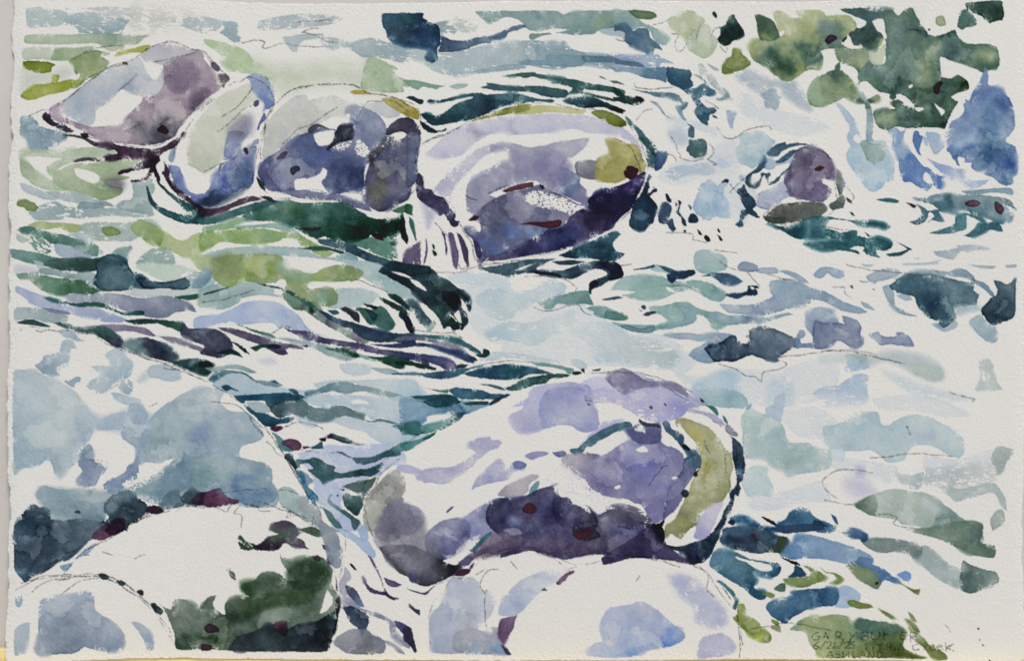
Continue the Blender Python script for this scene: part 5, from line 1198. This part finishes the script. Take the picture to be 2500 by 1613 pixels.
r 9c9fac|91 47 96 45 101 49 105 53 115 56 122 59 126 62 128 67 130 72 137 76 137 80 128 75 124 68 122 62 112 58 104 54 98 52 93 50
r 44526a e1|93 52 98 51 104 54 109 57 110 62 108 67 105 72 102 66 97 62 94 56
w 90929c e1 @108,75,6,6f757a|86 76 90 71 98 67 104 67 108 67 113 71 119 74 121 78 119 83 108 84 95 83 90 80
r 4f4a6c e1|109 17 112 19 116 27 120 38 124 44 129 46 126 47 120 44 114 43 109 40 106 32 110 38 116 41 120 41 117 32 112 22
r 5f5a80 e1|120 32 126 34 132 37 127 39 122 37
r 54507a e1|126 61 131 62 137 66 137 75 132 70 128 65
r a0a0b0|113 70 120 74 127 77 133 82 134 84 130 83 126 79 120 76
r 241c30|97 23 99 23 102 27 100 27
T 1000 1290 3.65
B boulder_bluewhite|14 78 13 62 16 50 24 40 27 32 35 32 44 22 58 15 70 12 82 12 90 15 100 22 107 27 95 30 115 24 135 20 165 19 180 21 192 24 200 33 212 48 219 57 222 75 223 86 160 87 65 85 16 84
s b8bdc8 e1 @40,65,8,9fa3b2 @20,60,8,b0b9c8|27 33 35 32 42 32 46 35 48 40 54 43 57 50 54 58 50 62 47 65 46 68 54 70 52 80 40 83 16 83 14 75 13 63 15 56 20 51 24 44
s 9fa3b0 e1 @45,80,7,8fa3bd @60,80,6,7f9cc4|29 72 33 68 40 67 46 67 52 70 54 71 55 66 57 66 59 67 60 72 61 76 65 80 68 84 55 84 40 84 34 83 29 80
s b9c0ce e1 @70,48,8,a9b5c9|62 47 66 42 73 35 80 31 90 28 97 29 102 30 100 33 94 37 88 41 84 45 80 49 76 54 72 57 68 58 62 58 59 56
s 74597c e1|61 60 64 59 70 58 72 57 71 60 69 67 66 72 63 77 60 74 59 68
s 3f3a55|61 77 65 80 68 84 65 84
s 6a4a68 e1|98 36 101 32 105 29 110 27 110 29 106 31 104 34 100 37
s 6a5570|88 41 90 39 92 41 90 41
s 5f3a50 e1|30 31 34 27 39 26 41 27 40 29 36 31
s 705070|41 24 43 22 42 26 40 26
s b0b9cf e1 @150,80,8,8fabd2 @172,73,7,7fa0d0 @155,55,10,b5b8c8 @135,82,5,a9bdd4|118 82 124 76 129 75 127 68 128 60 134 52 138 51 148 50 153 48 160 50 168 56 176 63 182 67 184 72 180 76 172 79 160 81 155 84 138 86 122 85
s c0c1d0 s1d1|173 31 180 30 190 33 200 42 210 52 212 62 205 66 192 62 190 52 180 44
s b9bad0 e1r2|193 77 195 73 202 70 210 70 216 74 218 80 214 84 200 86 193 86
B|
G boulder_violet
s 4c4c58 e1 @30,26,6,34363e @5,25,10,6d6d80|-20 12 0 10 10 14 18 18 22 21 30 24 34 23 34 26 30 30 22 34 15 37 10 38 4 36 0 32 -8 28
B|
s 565a7a|0 27 4 27 5 32 4 36 0 34
r 4f5470 e1|-2 39 4 41 10 42 16 38 18 37 14 41 11 44 6 43 0 41
r 3f4260|0 50 4 53 7 54 7 58 4 56 0 52
r 3f4060 e1|-4 65 1 66 3 74 5 82 3 83 0 78 -4 74
G boulder_violet
s 605a80 e1|33 22 38 18 46 14 54 11 60 8 70 6 82 5 75 10 66 15 58 17 52 16 44 19 39 24 34 24
s 35707c e1|40 14 45 9 50 4 55 1 54 4 48 10 43 15
s d9d4cc d4|35 10 42 5 48 3 44 9 39 14 36 15 30 18 24 19 22 16 28 17
s 5a2430 e1|109 2 118 0 124 0 120 4 115 7 110 5
T 1500 1290 3.65
s 34475a e1 @62,4,6,141a24 @52,12,5,5c7a90 @48,17,4,50507a|33 8 40 11 48 10 54 8 60 6 66 1 71 -2 70 4 67 10 64 17 58 22 52 23 49 21 46 16 40 14 35 12
s 16182a e1|22 -2 30 -4 33 2 33 8 30 9 26 6 24 3
B|
x|34 9 37 3 41 5 45 7 49 8 48 10 44 11 38 11
r 3c5c78 e1 @76,6,7,5a7c98 @95,5,7,2f3a44 @110,9,7,4a5c38 @92,3,3,4a2030 @85,13,8,23354c|70 8 71 3 73 -1 80 -2 88 -4 96 -2 102 0 108 4 114 5 116 8 115 11 111 16 104 15 95 16 88 15 80 13 75 11
w 7f9db8 e1 @128,12,8,9fb6c8|110 17 114 11 118 8 121 3 128 3 140 6 165 14 172 19 172 24 160 24 140 20 125 19 118 20
r 45607a e1|102 -1 115 -3 137 -4 140 0 125 2 110 2
r 3c6a80 e1 @70,18,7,3f6f90 @85,25,9,456f7c @90,35,8,35627a @102,26,6,4f7da0|64 19 66 15 70 13 77 14 85 17 92 20 100 21 104 22 108 22 111 25 110 29 106 32 98 31 93 30 95 34 93 38 94 40 100 41 101 45 98 47 92 45 86 39 80 36 74 32 68 28 63 24
x|80 18 88 20 98 22 104 24 105 27 100 28 94 26 88 22 82 20
r 3f6480 e1|115 32 119 28 120 24 124 25 128 30 125 32
r 10182a|110 18 116 20 122 22 124 24 118 23
l 85985a e1|112 33 118 32 126 32 131 29 126 24 130 25 138 29 142 32 140 34 132 37 126 39 120 38 114 36
r 4f6f60|106 40 110 36 114 36 114 41 111 42
l 7f8f48|98 42 104 42 107 44 105 46 100 44
r 3a7074 e1|67 34 71 34 76 38 80 42 82 46 84 47 82 50 81 54 79 52 80 47 76 42 72 38
r 46708f e2 @140,44,8,2f5a80|101 52 104 48 112 46 119 44 118 42 126 40 137 39.5 147 39 150 44 149 48 147 51 137 51.5 128 54 122 57 117 60 114 63 108 60 104 57
w a3b9cc|150 39 156 38 163 42 164 47 158 52 147 52 150 46
l 8a9a4a e1 @85,53,5,9aa870 @96,73,5,c0c860 @103,72,4,b8c0a8|82 50 86 50 88 54 88 57 95 61 99 66 104 70 105 74 102 76 97 75 90 71 86 67 82 63 79 59 82 57
l 93a070|104 65 110 64 111 69 106 67
l 8a9a50|105 60 110 62 108 64 105 62
l 8f9f5f e1 @120,64,6,5a7f78 @150,58,10,a9bcc2 @145,72,20,869a62 @170,65,12,5d7f7c @185,68,8,55755f @180,78,15,5d6f35 @140,82,10,a9b57a|117 67 121 63 125 60 130 58 137 58 146 57 155 58 158 63 163 60 166 60 172 61 180 62 190 65 195 70 193 78 200 83 210 86 205 87 190 86.5 160 86 138 86 133 80 130 76 128 69 122 68
T 2000 1290 3.65
l 5f8070|26 60 34 61 44 62 52 64 57 68 50 70 40 72 30 68 24 66
l 7a8a40 e2|18 48 22 47 28 49 33 50 36 52 31 53 26 53 20 51
l 7a8a50 e1|39 53 44 55 49 58 52 60.5 48 60 43 57
l 7a8a50 e1|57 60 61 61 65 65 67.5 69 64 68.5 60 64
l 8a9a60|59 55 62 57 65 62 62 61
l 7a8a45 e1 @68,73,4,a9b898|60 66 65 69 70 73 73 77 80 81 85 84 85.5 87 80 88 75 86 72 82 70 79 66 76
l 5f6c30|50 84 56 82 62 84 72 87 60 86
w a9b5b0 e1|62 18 68 11 74 12 80 18 88 24 95 28 95 38 90 39 80 34 70 26
r 7f918c e1|27 8 33 6 40 5.5 50 6 60 8 68 11 68 17 64 19.5 60 17 52 15 42 16 34 14 30 11
r 47688c e1|10 0 16 2 20 -1 26 0 31 3 32 6 29 9 26 7 21 6 16 3
r 40556a|98 -4 103 2 100 2
l 768c7a e1 @105,6,6,687e74|58 0 70 -1 85 -4 100 -6 108 -4 109 2 107 8 110 10 117 11 117 18 113 19 106 18 99 17 94 14 87 10 78 6 66 3
r 73887f e2 @98,30,4,5f766d|94 30 96 21 101 24 110 27 118 29 120 35 115 38 108 41 100 43 95 40
r 5c80a8 e1 @25,32,8,7f9560 @35,26,6,5a7ca4|17 24 24 21 26 18 35 20 35 23 42 26 48 31 52 33 54 36 50 36 44 34 41 36 38 40 32 37 26 33 22 28
l 83966a e1|18 24 25 25 32 26 38 32 41 36 38 40 32 37 26 34 22 29
r 7fa0cc r2|51 30 56 28 60 29 61 33 58 35 54 33
l 7a8a50 e1|53 36 58 38 63 40 67 40 66 44 62 42 58 39
l 8a9a5a e1|0 25 4 28 9 29 14 31 15.5 34 12 36.5 7 36 11 33 9 30 4 29
l 8a9a5a|-2 28 1 29 3 32 1 34 -2 35
r 14141c|106 66 107 66 107 67.3 106 67.3
r 14141c|107 73.6 107.7 73.6 107.8 75 107 75
r 14141c|109 77 110 77.5 109.8 78.5 109 78
r 14141c|113.6 87.5 115 88 115 89 114 89
r 1f2a1a|37 35 39 35 39 37 37 37
p|84 64 86 66 87.5 69
T 0 1290 3.65
p|11 40 18 37 24 33 30 31.5 40 31 49 30
p|22 42 28 37 34 34 45 33 50 31.5 66 31.5
p|40 45 46 40 54 35 62 33 67 33
p|70 30 78 33 86 37 92 43
p|67 33 75 34 82 38 90 43 96 46 101 50
p|45 16 52 13 58 9
p|57 17 61 17
p|70 15 77 17
p|91 20 95 18 99 17
r 2f4048 e1|66 30 69 29 73 31 74 33 71 34 68 33
r 26363c e1|78 34 82 34 85 36 83 38 80 37
r 1a242c e1|92 41 95 40 97 42 96 44.5 93 43
r 24383a e1|101 50 104 49 106 51 110 54 108 57 104 55
w 8fa6b5 d3|11 45 14 44 16 47 14 52 11 51
B boulder_pebble|10 40 24 34 45 31 66 32 80 37 92 44 100 52 110 66 118 82 60 85 10 85
s a3b0bc|10 68 14 64 20 62.5 20 70 18 82 14 84 10 84
w 96a3b3 e2 @55,50,10,8f9cb0 @45,70,18,8795a3|28 48 34 46 42 47 50 44 58 42 63 44 64 53 68 57 74 60 80 66 83 70 84 76 80 81 70 82 62 80 56 79 50 83 40 83.5 26 84 24 79 26 70 26 60
w b0bac5|27 56 30 48 40 48 36 44 62 42 60 46
w a9b4be e1|88 62 93 62 99 66 102 70 103 80 99 81 96 73 92 67
B|
T 1000 1290 3.65
p|50 43 47 37 51 28 60 26
p|51 40 50 52 52 68
p|58 18 68 14
p|45 30 50 27
p|67 21 72 26
p|129 23 137 20
T 1500 1290 3.65
p|24 20 34 22 44 25
p|14 34 17 30
p|52 24 60 28 66 34
p|63 30 62 40 65 44 67 46
p|72 39 77 47
p|82 54 82 64 84 75 84 86
p|91 66 100 65 115 63 128 64
p|128 64 137 66 145 67
T 2000 1290 3.65
q 47514a|-1 69 -4 70 -5 73 -3 74 0 73 0 71.5 -2 71.5
q 47514a|2 74 4 69 6 73.5
q 47514a|3 72 6 72
q 47514a|11 74 11 69 14 69 14 71.5 11 71.5 16 74
q 47514a|20 69 22 72 25 69
q 47514a|22 72 20 75
q 47514a|28 74 29 69 32 69 32 71 29 71.5 33 72 32 74 28 74
q 47514a|35 69 35 73 38 74 40 72 40 69
q 47514a|43 68 43.5 74
q 47514a|41 71 46 70
q 47514a|55 69 54 73 58 74
q 47514a|55 69 58 69
q 47514a|54.5 71 57 71
q 47514a|61 75 61 69 65 70 64 72 61 72 66 76
q 47514a|0 75 -3 77 -4 79 -2 80 0 79 -2 78
q 47514a|1 80 4 75
q 47514a|5 76 7 75 8 76.5 5 79.5 9 79.5
q 47514a|11 75.5 9.5 78 11 79.5 12.5 78.5 10 78
q 47514a|13 80 16 75
q 47514a|17 76 19 75.5 20 77 17 79.5 20.5 79.5
q 47514a|23.5 75.5 21.5 75.5 21.5 77 23.5 77.5 23 79.5 21 79.5
q 47514a|31.5 77 31.5 80.5 34 81
q 47514a|36 79 36 81
q 47514a|38 77.5 43 77
q 47514a|40.5 77 40.5 81
q 47514a|45 77 45 81
q 47514a|45 79 48 79
q 47514a|48 77 48 81
q 47514a|50.5 79 50.5 81
q 47514a|53 81 54.5 77 56 81
q 5a6258|66 77 63 78 62.5 80 64 81 66.5 80.5
q 5a6258|70 81 71 78 73 77.5
q 5a6258|75 79.5 77 78.5 76 77.5 74 79 75 81 78 80.5
q 5a6258|80 79.5 82 78.5 81 77.5 79 79 80 81 83 80.5
q 5a6258|84.5 76 85 82
q 5a6258|90 77 85 79.5 90 81.5
q 47514a|5 86 7.5 81.5 9 86
q 47514a|6 84.5 9 84.5
q 47514a|14 82 11.5 82 11.5 83.5 14 84 13.5 86 11 86
q 47514a|16 82 16 86
q 47514a|19.5 82 19.5 86
q 47514a|16 84 19.5 84
q 47514a|22.5 82 22.5 85.5 25.5 85.5
q 47514a|27 86 29 81.5 31 86
q 47514a|28 84.5 30.5 84.5
q 47514a|33 86 33 82 36 86 36.5 82
q 47514a|39 82 39 86 42 85 42 83 39 82
T 1000 969
w 7f9fb4 e1 @10,18,10,8fb0c0 @45,8,13,2f6078 @65,12,10,3f7090 @85,8,8,5a8098|-10 2 15 2 40 4 70 3 94 8 80 14 65 19 50 18 30 20 20 27 10 32 -8 31
r 2a5f68 e1|15 4 30 0 45 -4 55 0 60 6 45 10 30 12 22 9
r 24505c e1|62 6 75 4 92 4 91 8 78 9 66 9
r 1f4048|92 7 100 1 112 -3 105 4 95 9
r 2f6a6a e1|-2 28 12 28 14 36 16 42 5 43 -8 42 -12 35
r 5f958f e1|12 34 25 29 40 26 50 22 52 27 45 33 35 38 20 42 15 42
r 275058 e1|50 18 65 17 62 22 52 29 42 36 32 40 45 30 52 23
w b0c6cc|-8 45 10 44 25 42 20 47 5 50 -8 50
r 4f8a86 e1|-10 53 5 50 15 46 32 38 28 44 15 52 5 58 -5 62
r 1f4048|14 48 24 44 32 38 30 43 20 49
x|21 22 30 20 44 20 40 24 30 27 22 29
T 1000 646
x|14 46 22 55 33 67 41 77 36 71 25 61 16 51
x|-22 8 -5 11 5 17 -8 14
r 0f1c26 e1|38 30 50 32 58 38 60 48 52 56 46 48 40 40
r 101d33 e1|214 0 228 -4 240 -2 247 4 248 13 240 18 230 18 232 10 226 5 218 6
r 101d33|208 32 209 22 216 18 220 22 212 28
r 0f2030 e1|140 7 150 8 165 9 175 12 176 16 160 13 146 11
G boulder_violet
T 1000 969
s 3a3a62 e1a8|170 112 178 116 186 116 190 124 198 128 200 140 190 150 176 148 168 136 166 122
s 5a4a62 s1a7|140 168 170 164 200 166 230 162 240 172 200 182 170 182 150 178
s 7a7ca6 s1a7|256 140 266 148 264 160 252 160 246 150
s 8a94b4 s1a7|112 140 122 136 132 142 128 150 116 150
x d3|166 104 174 100 182 108 192 118 204 124 212 134 206 132 196 124 184 116 172 112
x d4|196 92 206 96 210 104 222 112 216 114 206 106 198 100
s a59fb0 s1a7|182 68 200 66 215 72 210 84 196 82 186 76
B|
G boulder_purple
T 0 0
x|217 108 223 101 222 108 218 110
s 7d6a80 s1a7|196 78 216 70 232 84 228 104 206 108 194 96
s 5a4860 s1a7|224 112 236 104 244 108 232 124 222 126
B|
G boulder_indigo
T 500 0
s 4c5a80 s1a5|150 190 178 188 184 205 178 220 158 222 150 208
s 6f7fa8 s1a7|120 178 140 174 150 182 140 192 124 192
B|
G boulder_pale
T 500 323
s 52688f s1a7|40 44 52 38 56 52 50 64 38 62
s 3f4f66 s1a7|-8 84 10 78 40 70 52 64 40 74 20 84 4 88
B|
G boulder_lavender
T 1000 323
s 8a88aa s1a7|130 30 165 22 188 40 180 62 150 52 125 52
s 3f4a7c s1a7|150 130 185 112 200 118 180 132 155 140
s 3a2c54 s1a7|205 95 230 82 240 92 222 112 208 112
x d2|156 76 170 78 190 86 184 94 166 88
B|
G boulder_green
T 500 1290 3.65
s 2c4a2e s1a7|56 28 70 20 82 24 82 36 70 42 58 36
s 36552f s1a7|28 48 50 42 72 38 70 48 46 52 28 58
s 8a9a8a s1a7|40 54 60 52 66 58 50 62 36 62
s 3a5a36 s1a7|25 35 34 34 38 40 30 44 26 41
B|
G boulder_grey
T 0 969
s 6f8ea6 s1a7|250 106 275 104 300 112 310 124 290 122 265 116
s 8ea8a8 s1a7|195 95 215 88 235 92 240 106 215 108 196 106
s 7690aa s1a7|195 98 205 92 222 92 220 104 200 108
x d5|118 55 128 60 124 75 140 84 138 92 122 80 114 68
x d4|160 96 176 90 190 82 192 90 176 100 162 104
B|
T 500 646
w a9bfb0 s1a7|80 -4 94 -6 98 4 110 10 128 12 124 20 105 18 90 10
l 8fa070 s1a7|10 -6 30 -12 45 0 40 14 22 16 12 8
T 1500 969
T 2000 646
w b3c3cf d4|28 112 50 110 56 120 30 124
T 1500 323
T 1500 0
T 1500 646
T 1500 969
T 2000 969
T 1000 646
T 1500 1290 3.65
G boulder_violet
T 0 0 1
s 85838f s1a8|915 1300 955 1225 1030 1250 1045 1310 1085 1348 1050 1380 1010 1400 955 1360
s 4c446c e1|1470 1358 1560 1300 1586 1280 1615 1318 1660 1352 1684 1370 1600 1362 1540 1360 1475 1376
s 64506a s1a8|1150 1355 1205 1300 1275 1298 1268 1332 1210 1352
s 9a96b0 r2|1232 1290 1262 1286 1275 1300 1250 1304
s 55506a d1a8|1478 1235 1520 1228 1560 1240 1590 1270 1550 1290 1500 1280
B|
G boulder_grey
T 0 0 1
s adbcc4 s1a7|190 985 250 1015 320 1000 372 1010 360 1065 245 1045 200 1075
s 94a9ae s1a7|100 1190 260 1195 380 1160 470 1130 455 1190 350 1205 260 1250 120 1250
s a9bac0 d3|215 940 262 905 330 890 300 930 250 960
x d5|300 1180 345 1150 400 1130 380 1160 330 1195
x d4|140 900 170 885 200 905 170 930
B|
'''
els = parse(DATA)
# pencil drawing of each boulder, on top of the washes
for e in [e for e in els if e['kind'] == 'B']:
    els.append(dict(kind='o', op={'w': 1.3}, spots=[], col=None, grp=e['grp'], P=e['P']))
S = 1.82
C, ID, tooth, rough1, rough2, xs, ys = paint(els, S)
H, W = ID.shape

OUT = np.array([(34,-20),(300,-7),(480,0),(620,7),(750,9.5),(1000,8),(1200,4.5),(1400,2.5),(1600,2.5),(1800,5),(1980,4),(2150,-2),(2400,-8),(2500,-10),
  (2503,150),(2503,400),(2500,640),(2500,800),(2500,1000),(2498,1150),(2495,1250),(2496,1350),(2499,1480),(2499,1616),
  (2200,1612),(2000,1609.5),(1800,1609),(1600,1611),(1200,1612),(900,1611),(700,1609),(550,1606.5),(400,1605.5),(280,1608),(150,1614),(21,1620),
  (20,1500),(23,1400),(24,1300),(25,1200),(20,1110),(23,1050),(24,980),(20,900),(25,800),(24,700),(26,560),(26,450),(28,330),(27,230),(30,160),(28,90),(33,30)], float)
out = catmull(OUT, True, 14)
# deckle: torn fibres wander along the rim
seg = np.linalg.norm(np.roll(out, -1, 0) - out, axis=1)
s_at = np.concatenate([[0], np.cumsum(seg)[:-1]]); per = seg.sum()
q = np.arange(0, per, 3.0)
px = np.interp(q, np.append(s_at, per), np.append(out[:, 0], out[0, 0]))
py = np.interp(q, np.append(s_at, per), np.append(out[:, 1], out[0, 1]))
rs = np.random.RandomState(11)
def ring(n, sm):
    v = rs.standard_normal(n)
    f = np.fft.rfftfreq(n); v = np.fft.irfft(np.fft.rfft(v) * np.exp(-(f * sm) ** 2), n)
    return v / v.std()
tx = np.roll(px, -1) - np.roll(px, 1); ty = np.roll(py, -1) - np.roll(py, 1); tl = np.hypot(tx, ty)
wob = ring(len(q), 12) * 1.5 + ring(len(q), 40) * 2.2 + ring(len(q), 3) * .5
side = np.clip(np.minimum(np.abs(px - 22), np.abs(px - 2498)) < 40, 0, 1) * .75 + .25
side = np.where(px > 1300, side * .45, side)
px, py = px + ty / tl * wob * side, py - tx / tl * wob * side
rim = np.stack([px, py], 1)

def rim_depth():
    """distance inside the rim (pixels), only worked out near it"""
    d = np.full((H, W), 60., np.float32)
    bands = [(0, H, 0, int(75 / S)), (0, H, W - int(75 / S), W), (0, int(75 / S), 0, W), (H - int(75 / S), H, 0, W)]
    for j0, j1, i0, i1 in bands:
        lo = np.array([xs[i0], ys[j0]]) - 80; hi = np.array([xs[i1 - 1], ys[j1 - 1]]) + 80
        # block by block so that each block only looks at the rim beside it
        step = 60
        for a in range(j0, j1, step):
            for b in range(i0, i1, step):
                aa, bb = min(a + step, j1), min(b + step, i1)
                cx, cy = (xs[b] + xs[bb - 1]) / 2, (ys[a] + ys[aa - 1]) / 2
                near = np.hypot(rim[:, 0] - cx, rim[:, 1] - cy) < 85 * 1.5 + 60
                idx = np.where(near)[0]
                X, Y = np.meshgrid(xs[b:bb], ys[a:aa])
                if len(idx) == 0: continue
                P = rim[idx]; Q = rim[(idx + 1) % len(rim)]
                best = np.full(X.shape, 1e9); sgn = np.zeros(X.shape)
                for (ax, ay), (bx, by) in zip(P, Q):
                    ex, ey = bx - ax, by - ay
                    t = np.clip(((X - ax) * ex + (Y - ay) * ey) / (ex * ex + ey * ey + 1e-9), 0, 1)
                    dx, dy = X - ax - ex * t, Y - ay - ey * t
                    dd = dx * dx + dy * dy
                    m = dd < best
                    best = np.where(m, dd, best); sgn = np.where(m, ex * dy - ey * dx, sgn)
                d[a:aa, b:bb] = np.clip(np.where(sgn > 0, 1, -1) * np.sqrt(best), -99, 60)
    return d
RD = rim_depth()
inside = RD > 0.6

def to_world(PX, PY, h):
    """point of the leaning sheet; h = metres proud of it"""
    X = (PX - 1250) * M; Z = -(PY - 806.5) * M
    t = D / (D - Z * LEAN)
    return t * X, -D + t * D - h, ZC + t * Z

gx, gy = np.meshgrid(xs, ys)
u = (gx - 1250) / 1250; v = (gy - 806) / 806
relief = tooth * 0.000030 + np.clip(rough1, -2, 2) * 0.000008
edge_t = np.clip(1 - RD / 26, 0, 1)
relief = relief * (1 + 1.6 * edge_t) - edge_t ** 2 * 0.00045 * (np.abs(u) > .9)
buckle = 0.0042 * (1 - u * u * .6) * (1 - v * v) + 0.00035 * np.sin(u * 5.2 + 1.1 + v * 1.7) * np.cos(v * 4.1 - .6) + rough2 * 0.00001
HGT = relief + buckle
WX, WY, WZ = to_world(gx, gy, HGT)
CO = np.stack([WX, WY, WZ], -1).astype(np.float32)
# unpainted deckle stays paper white, a touch lighter where the fibres are loose
PIG = np.clip(C, 0.003, 0.9).astype(np.float32)

# ---- one mesh for each mark: the cells of the sheet that the mark is the topmost paint on
qid = ID[:-1, :-1].copy()
ok = inside[:-1, :-1] & inside[1:, :-1] & inside[:-1, 1:] & inside[1:, 1:]
qid[~ok] = -2
flat = qid.ravel()
order = np.argsort(flat, kind='stable')
sf = flat[order]
ids, starts = np.unique(sf, return_index=True)
ends = np.append(starts[1:], len(sf))
PIGF = PIG.reshape(-1, 3); COF = CO.reshape(-1, 3)

def cells_mesh(name, cells):
    j, i = np.divmod(cells, W - 1)
    a = j * W + i
    quad = np.stack([a, a + W, a + W + 1, a + 1], 1)
    verts, inv = np.unique(quad.ravel(), return_inverse=True)
    me = bpy.data.meshes.new(name)
    nq = len(cells)
    me.vertices.add(len(verts)); me.loops.add(nq * 4); me.polygons.add(nq)
    me.vertices.foreach_set('co', COF[verts].ravel())
    me.loops.foreach_set('vertex_index', inv.astype(np.int32).ravel())
    me.polygons.foreach_set('loop_start', np.arange(0, nq * 4, 4, dtype=np.int32))
    me.polygons.foreach_set('use_smooth', np.ones(nq, bool))
    ca = me.attributes.new('pigment', 'FLOAT_COLOR', 'POINT')
    ca.data.foreach_set('color', np.concatenate([PIGF[verts], np.ones((len(verts), 1), np.float32)], 1).ravel())
    me.update()
    return me

painting = bpy.data.objects.new('watercolour_painting', None)
col.objects.link(painting)
painting['label'] = 'watercolour painting of rounded boulders in a rushing creek on a deckle-edged paper sheet'
painting['category'] = 'painting'

BOULDERS = {
 'boulder_purple': 'purple and grey boulder at the far left of the upper row',
 'boulder_pale': 'upright pale green and blue boulder second in the upper row',
 'boulder_indigo': 'indigo boulder with an olive cheek third in the upper row',
 'boulder_lavender': 'big lavender boulder with a yellow moss patch right of the upper row',
 'boulder_dark': 'small dark purple boulder standing alone at the right under the leaves',
 'boulder_grey': 'large pale blue-grey boulder at the left edge of the sheet',
 'boulder_violet': 'large violet boulder with an olive crescent in the lower middle',
 'boulder_green': 'white boulder with a dark green mossy foot at the lower left',
 'boulder_bluewhite': 'white boulder with light blue shadow washes at the bottom middle',
 'boulder_pebble': 'white boulder with a square slate-blue wash in the bottom left corner'}
parents = {}
for k, t in BOULDERS.items():
    e = None
    for n, el in enumerate(els):
        if el['kind'] == 'B' and el['grp'] == k: e = n
    parents[k] = None if e is None else e

def area(P): return 0.5 * abs(np.sum(P[:, 0] * np.roll(P[:, 1], -1) - P[:, 1] * np.roll(P[:, 0], -1)))
def kind_of(el):
    k = el['kind']
    if k in 'po': return 'pencil_line', MAT_PENCIL
    if k == 'q': return 'letter_stroke', MAT_PENCIL
    c = hexc(el['col']); lum = c @ np.array([.3, .59, .11]); a = area(el['P'])
    mat = MAT_DENSE if lum < .36 else MAT_WASH
    red = c[0] > c[1] * 1.25 and c[0] > c[2] * .92 and lum < .42
    cx, cy = el['P'].mean(0)
    if a < 700 and lum < .35: return 'paint_fleck', mat
    if red and a < 4000: return 'wine_red_fleck', mat
    if k == 'l': return ('leaf' if (cy < 640 and cx > 1500) else 'moss_green_patch'), mat
    if k == 's':
        if c[1] > c[2] * 1.2: return 'olive_moss_wash', mat
        return ('shadow_wash' if lum < .5 else 'pale_wash'), mat
    if k == 'w': return 'water_wash', mat
    return ('dark_ripple' if lum < .36 else 'ripple_stroke'), mat

def pieces(cells):
    """split a mark where the brush lifted: runs of cells joined up and down"""
    j, i = np.divmod(cells, W - 1)
    cut = np.where((np.diff(cells) != 1) | (np.diff(j) != 0))[0] + 1
    st = np.concatenate([[0], cut]); en = np.concatenate([cut, [len(cells)]])
    root = list(range(len(st)))
    def find(a):
        while root[a] != a: root[a] = root[root[a]]; a = root[a]
        return a
    rows = {}
    for r, (a, b) in enumerate(zip(st, en)): rows.setdefault(int(j[a]), []).append((int(i[a]), int(i[b - 1]) + 1, r))
    for y, rr in rows.items():
        up = rows.get(y - 1)
        if not up: continue
        for a, b, r in rr:
            for c, d_, s_ in up:
                if a < d_ and c < b: root[find(r)] = find(s_)
    lab = np.repeat([find(r) for r in range(len(st))], en - st)
    u_, inv, cnt = np.unique(lab, return_inverse=True, return_counts=True)
    big = cnt >= max(12, .04 * len(cells))
    if big.sum() < 2: return [cells]
    main = int(np.argmax(cnt))
    tgt = np.where(big, np.arange(len(u_)), main)[inv]
    return [cells[tgt == k] for k in np.where(big)[0]]

span = {int(k): (s, e) for k, s, e in zip(ids, starts, ends)}
boulder_ob = {}
for k, n in parents.items():
    if n is None: continue
    if n in span:
        s, e = span[n]; ob = add('painted_boulder', cells_mesh('painted_boulder', order[s:e]), MAT_PAPER, painting)
    else:
        ob = bpy.data.objects.new('painted_boulder', None); col.objects.link(ob); ob.parent = painting
    ob['label'] = BOULDERS[k]
    boulder_ob[k] = ob

inscription = bpy.data.objects.new('pencil_inscription', None)
col.objects.link(inscription); inscription.parent = painting
inscription['label'] = 'pencilled name, date and place in the lower right corner of the sheet'

for n, el in enumerate(els):
    if n not in span or el['kind'] in 'B': continue
    s, e = span[n]
    if e - s < 3: continue
    nm, mat = kind_of(el)
    par = boulder_ob.get(el['grp'], painting) if el['grp'] else painting
    if el['kind'] == 'q': par = inscription
    for cells in ([order[s:e]] if el['kind'] in 'opq' else pieces(order[s:e])):
        add(nm, cells_mesh(nm, cells), mat, par)

s, e = span[-1]
paper = add('paper_sheet', cells_mesh('paper_sheet', order[s:e]), MAT_PAPER, painting)

# ---- torn rim and back of the sheet, a real thickness
n = len(rim)
cxy = np.array([1260., 806.])
fx, fy, fz = to_world(rim[:, 0], rim[:, 1], np.zeros(n))
ui = (rim[:, 0] - 1250) / 1250; vi = (rim[:, 1] - 806) / 806
def surf_h(PX, PY):
    i = np.clip(np.round((PX - xs[0]) / S).astype(int), 0, W - 1); j = np.clip(np.round((PY - ys[0]) / S).astype(int), 0, H - 1)
    return HGT[j, i]
verts, faces = [], []
inn = rim + (cxy - rim) / np.linalg.norm(cxy - rim, axis=1)[:, None] * 5.0
levels = [(inn, -0.00006), (rim, -0.00012), (rim, -0.00055), (inn, -0.0009)]
for P, off in levels:
    X, Y, Z = to_world(P[:, 0], P[:, 1], surf_h(inn[:, 0], inn[:, 1]) + off)
    verts += list(zip(X, Y, Z))
for L in range(3):
    for i in range(n):
        k = (i + 1) % n
        faces.append((L * n + i, L * n + k, (L + 1) * n + k, (L + 1) * n + i))
bx, by, bz = to_world(np.array([1250.]), np.array([806.]), np.array([-0.0009]))
verts.append((bx[0], by[0], bz[0])); c = len(verts) - 1
for i in range(n): faces.append((3 * n + i, 3 * n + (i + 1) % n, c))
me = bpy.data.meshes.new('deckle_edge'); me.from_pydata(verts, [], faces); me.update()
for p in me.polygons: p.use_smooth = True
add('deckle_edge', me, plain_edge_mat(), painting)
